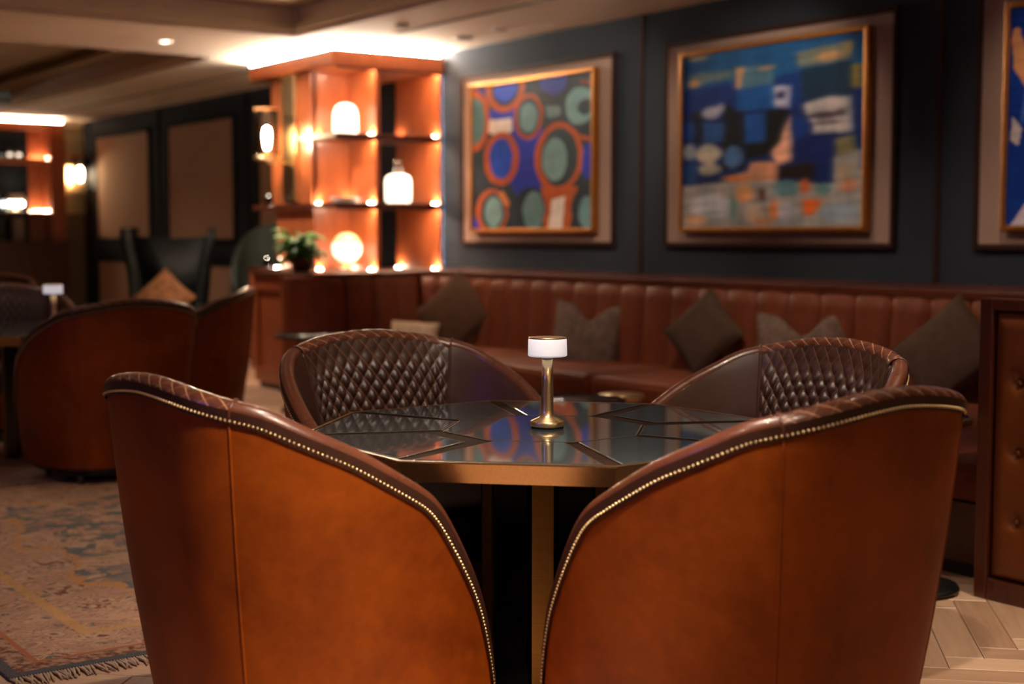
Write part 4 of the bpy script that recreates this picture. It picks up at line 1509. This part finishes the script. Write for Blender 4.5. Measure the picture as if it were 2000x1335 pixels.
# ================================================================== WING CHAIR, GREEN CHAIR
def wing_chair():
    t = empty('wing_chair', (-2.27, -1.72, 0), R(57))
    tag(t, 'black leather wing chair in front of the beige wall panels', 'chair')
    def slab(outline, y0, y1, name, mat='black_leather'):
        n_ = len(outline)
        bm = bmesh.new()
        a = [bm.verts.new((x, y0, z)) for x, z in outline]
        b = [bm.verts.new((x, y1, z)) for x, z in outline]
        bm.faces.new(a); bm.faces.new(b[::-1])
        for i in range(n_):
            bm.faces.new((a[i], b[i], b[(i + 1) % n_], a[(i + 1) % n_]))
        bmesh.ops.recalc_face_normals(bm, faces=list(bm.faces))
        bmesh.ops.bevel(bm, geom=list(bm.edges), offset=.022, segments=3, affect='EDGES')
        m = MB()
        bm.verts.index_update()
        m.add([v.co[:] for v in bm.verts], [[v.index for v in f.verts] for f in bm.faces], smooth=True)
        bm.free()
        return m.build(name, mat, t)
    slab([(-.30, .35), (.30, .35), (.35, .80), (.38, 1.24), (.20, 1.225), (0, 1.22), (-.20, 1.225), (-.38, 1.24), (-.35, .80)], .22, .36, 'backrest')
    for s in (-1, 1):
        m = MB()
        P = []
        for z, xo, yo in ((.56, .33, -.10), (.75, .34, -.06), (.95, .37, -.02), (1.15, .41, .0), (1.25, .435, .03), (1.315, .43, .08)):
            P.append([(s * (xo - .03), yo + .30, z), (s * xo, yo + .15, z), (s * (xo + .01), yo, z), (s * (xo - .05), yo - .01, z), (s * (xo - .08), yo + .14, z), (s * (xo - .10), yo + .28, z)])
        P = np.array(P)
        P = np.concatenate([P, P[:, :1]], 1)
        m.grid(P, flip=(s > 0))
        m.add([tuple(p) for p in P[-1, :6]], [(0, 1, 2, 3, 4, 5)])
        m.build('wing', 'black_leather', t)
        box('arm', 'black_leather', t, s * .33 - .06, s * .33 + .06, -.34, .26, .22, .60, .04)
    box('seat_cushion', 'black_leather', t, -.27, .27, -.36, .22, .30, .47, .05)
    box('seat_frame', 'black_leather', t, -.36, .36, -.35, .34, .17, .30, .02)
    for (x, y) in ((-.30, -.30), (.30, -.30), (-.30, .29), (.30, .29)):
        MB().lathe([(.0001, 0), (.016, 0), (.026, .17), (.0001, .17)], 10, (x, y, 0)).build('leg', 'foot_wood', t)
wing_chair()
cushion((-2.16, -1.80, .66), .42, 44, 22, 57, 'cushion_rust', 'rust and cream cushion standing on its corner in the black wing chair', thick=.14, group=None)

gc = empty('lounge_chair', (-2.60, -.52, 0), R(50))
tag(gc, 'grey-green high-backed lounge chair half hidden left of the display unit', 'chair')
P = []
for i in range(15):
    v = i / 14
    row = []
    for j in range(21):
        a = R(-105 + 210 * j / 20)
        top = 1.36 - .62 * (abs(a) / R(105)) ** 2.2
        z = .30 + (top - .30) * v
        r = .34 + .03 * v
        row.append((r * math.sin(a), r * math.cos(a) - .05, z))
    P.append(row)
P = np.array(P)
inn_ = P.copy(); inn_[..., 0] *= .82; inn_[..., 1] = (inn_[..., 1] + .05) * .82 - .05
m = MB().grid(P, flip=True).grid(inn_, flip=False)
m.grid(np.stack([P[-1], inn_[-1]]), flip=True)
m.grid(np.stack([P[:, 0], inn_[:, 0]]), flip=False)
m.grid(np.stack([P[:, -1], inn_[:, -1]]), flip=True)
m.build('shell', 'green_leather', gc)
MB().lathe([(.0001, .28), (.30, .28), (.33, .32), (.33, .41), (.30, .45), (.0001, .46)], 28, (0, -.06, 0)).build('seat_cushion', 'green_leather', gc)
MB().lathe([(.0001, 0), (.26, 0), (.26, .02), (.05, .04), (.04, .28), (.0001, .28)], 24, (0, -.05, 0)).build('swivel_base', 'black_metal', gc)

# ================================================================== FAR BAR SHELVING
br = empty('bar_shelving', (X_FAR + .2, -1.6, 0))
tag(br, 'lit wooden back-bar shelving at the far left end wall', 'shelving')
wbox('base_cabinet', 'walnut_dark', br, X_FAR + .005, X_FAR + .45, -3.2, -.39, 0, 1.13)
wbox('counter', 'walnut_dark', br, X_FAR + .005, X_FAR + .47, -3.2, -.38, 1.13, 1.17, .006)
wbox('post', 'walnut', br, X_FAR + .005, X_FAR + .36, -.594, -.393, 1.17, 2.74, .006)
wbox('back_panel', 'walnut', br, X_FAR + .005, X_FAR + .03, -.80, -.594, 1.17, 2.74)
wbox('mirror_back', 'mirror_grey', br, X_FAR + .005, X_FAR + .025, -3.2, -.80, 1.17, 2.74)
wbox('top_rail', 'walnut', br, X_FAR + .005, X_FAR + .36, -3.2, -.393, 2.70, 2.80, .004)
wbox('shelf', 'walnut', br, X_FAR + .03, X_FAR + .34, -3.2, -.60, 2.235, 2.300, .004)
wbox('shelf', 'walnut_dark', br, X_FAR + .03, X_FAR + .34, -3.2, -.60, 1.53, 1.575, .004)
wbox('uplight_strip', 'bar_glow', br, X_FAR + .30, X_FAR + .34, -3.1, -.40, 2.801, 2.806)
for z in (1.575, 2.300):
    wbox('led_strip', 'strip_glow', br, X_FAR + .05, X_FAR + .30, -.608, -.600, z, z + .006)
    wbox('led_strip', 'strip_glow', br, X_FAR + .035, X_FAR + .045, -.79, -.62, z, z + .006)
for i, (y, lab) in enumerate(((-1.09, 'left of two stemless glasses glinting on the top bar shelf'), (-.97, 'right of two stemless glasses glinting on the top bar shelf'))):
    t = empty('bar_glass', (X_FAR + .2, y, 2.300))
    tag(t, lab, 'glass', 'glasses on the bar shelf')
    MB().lathe([(.0001, .002), (.035, .002), (.045, .03), (.050, .09), (.042, .14), (.040, .14), (.047, .09), (.042, .03), (.0001, .01)], 20).build('bowl', 'clear_glass', t)
    MB().lathe([(.0001, .012), (.041, .03), (.044, .06), (.0001, .061)], 16).build('candle', 'frosted_glow', t)
t = empty('bar_lamp', (X_FAR + .2, -1.03, 1.575))
tag(t, 'small lamp with three bright bulbs on the lower bar shelf', 'lamp')
MB().lathe([(.0001, 0), (.06, 0), (.06, .015), (.015, .025), (.015, .06), (.0001, .06)], 20).build('base', 'brass', t)
for y in (-.075, 0, .075):
    MB().sphere((0, y, .10), .034, 14, 10).build('bulb', 'flame_glow', t)
MB().lathe([(.13, .14), (.10, .23), (.098, .23), (.128, .14)], 28).build('shade', 'lamp_white', t)
MB().tube([(0, 0, .05), (0, 0, .23)], .006, 8).build('rod', 'brass', t)
t = empty('grey_vase', (X_FAR + .22, -1.01, 1.17))
tag(t, 'pale grey cylinder vase on the bar counter under the three-bulb lamp', 'vase')
MB().lathe([(.0001, 0), (.075, 0), (.085, .02), (.085, .30), (.075, .315), (.070, .31), (.070, .05), (.0001, .04)], 24).build('body', 'carafe_grey', t)

# black box hung from the far ceiling
t = empty('ceiling_projector', (-6.25, -2.15, 2.75))
tag(t, 'black box hanging from the far ceiling at the left photo edge', 'projector')
box('body', 'black_metal', t, -.16, .16, -.14, .14, 0, .13, .012)
MB().tube([(0, 0, .12), (0, 0, ZT - 2.75)], .015, 10).build('pole', 'black_metal', t)

# ================================================================== DOWNLIGHTS
for i, (x, y, z, pw, cone, aim, where) in enumerate(DOWNLIGHTS):
    t = empty('ceiling_downlight', (x, y, z))
    tag(t, 'round recessed downlight glowing in the ceiling band left of the display unit' if not where else
        'recessed ceiling downlight ' + where + ', outside the photo', 'downlight', 'recessed downlights')
    MB().lathe([(.062, -.001), (.062, -.010), (.050, -.012), (.046, -.002)], 28).build('trim_ring', 'lamp_white', t)
    MB().lathe([(.0001, -.003), (.047, -.003), (.047, -.001), (.0001, -.001)], 28).build('lens', 'lens_glow', t)
    rot = (0, 0, 0) if aim is None else (Vector(aim) - Vector((x, y, z - .03))).to_track_quat('-Z', 'Y').to_euler()
    light('downlight_beam', 'SPOT', (0, 0, -.03), pw, WARM, t, .045, rot, cone, .7)
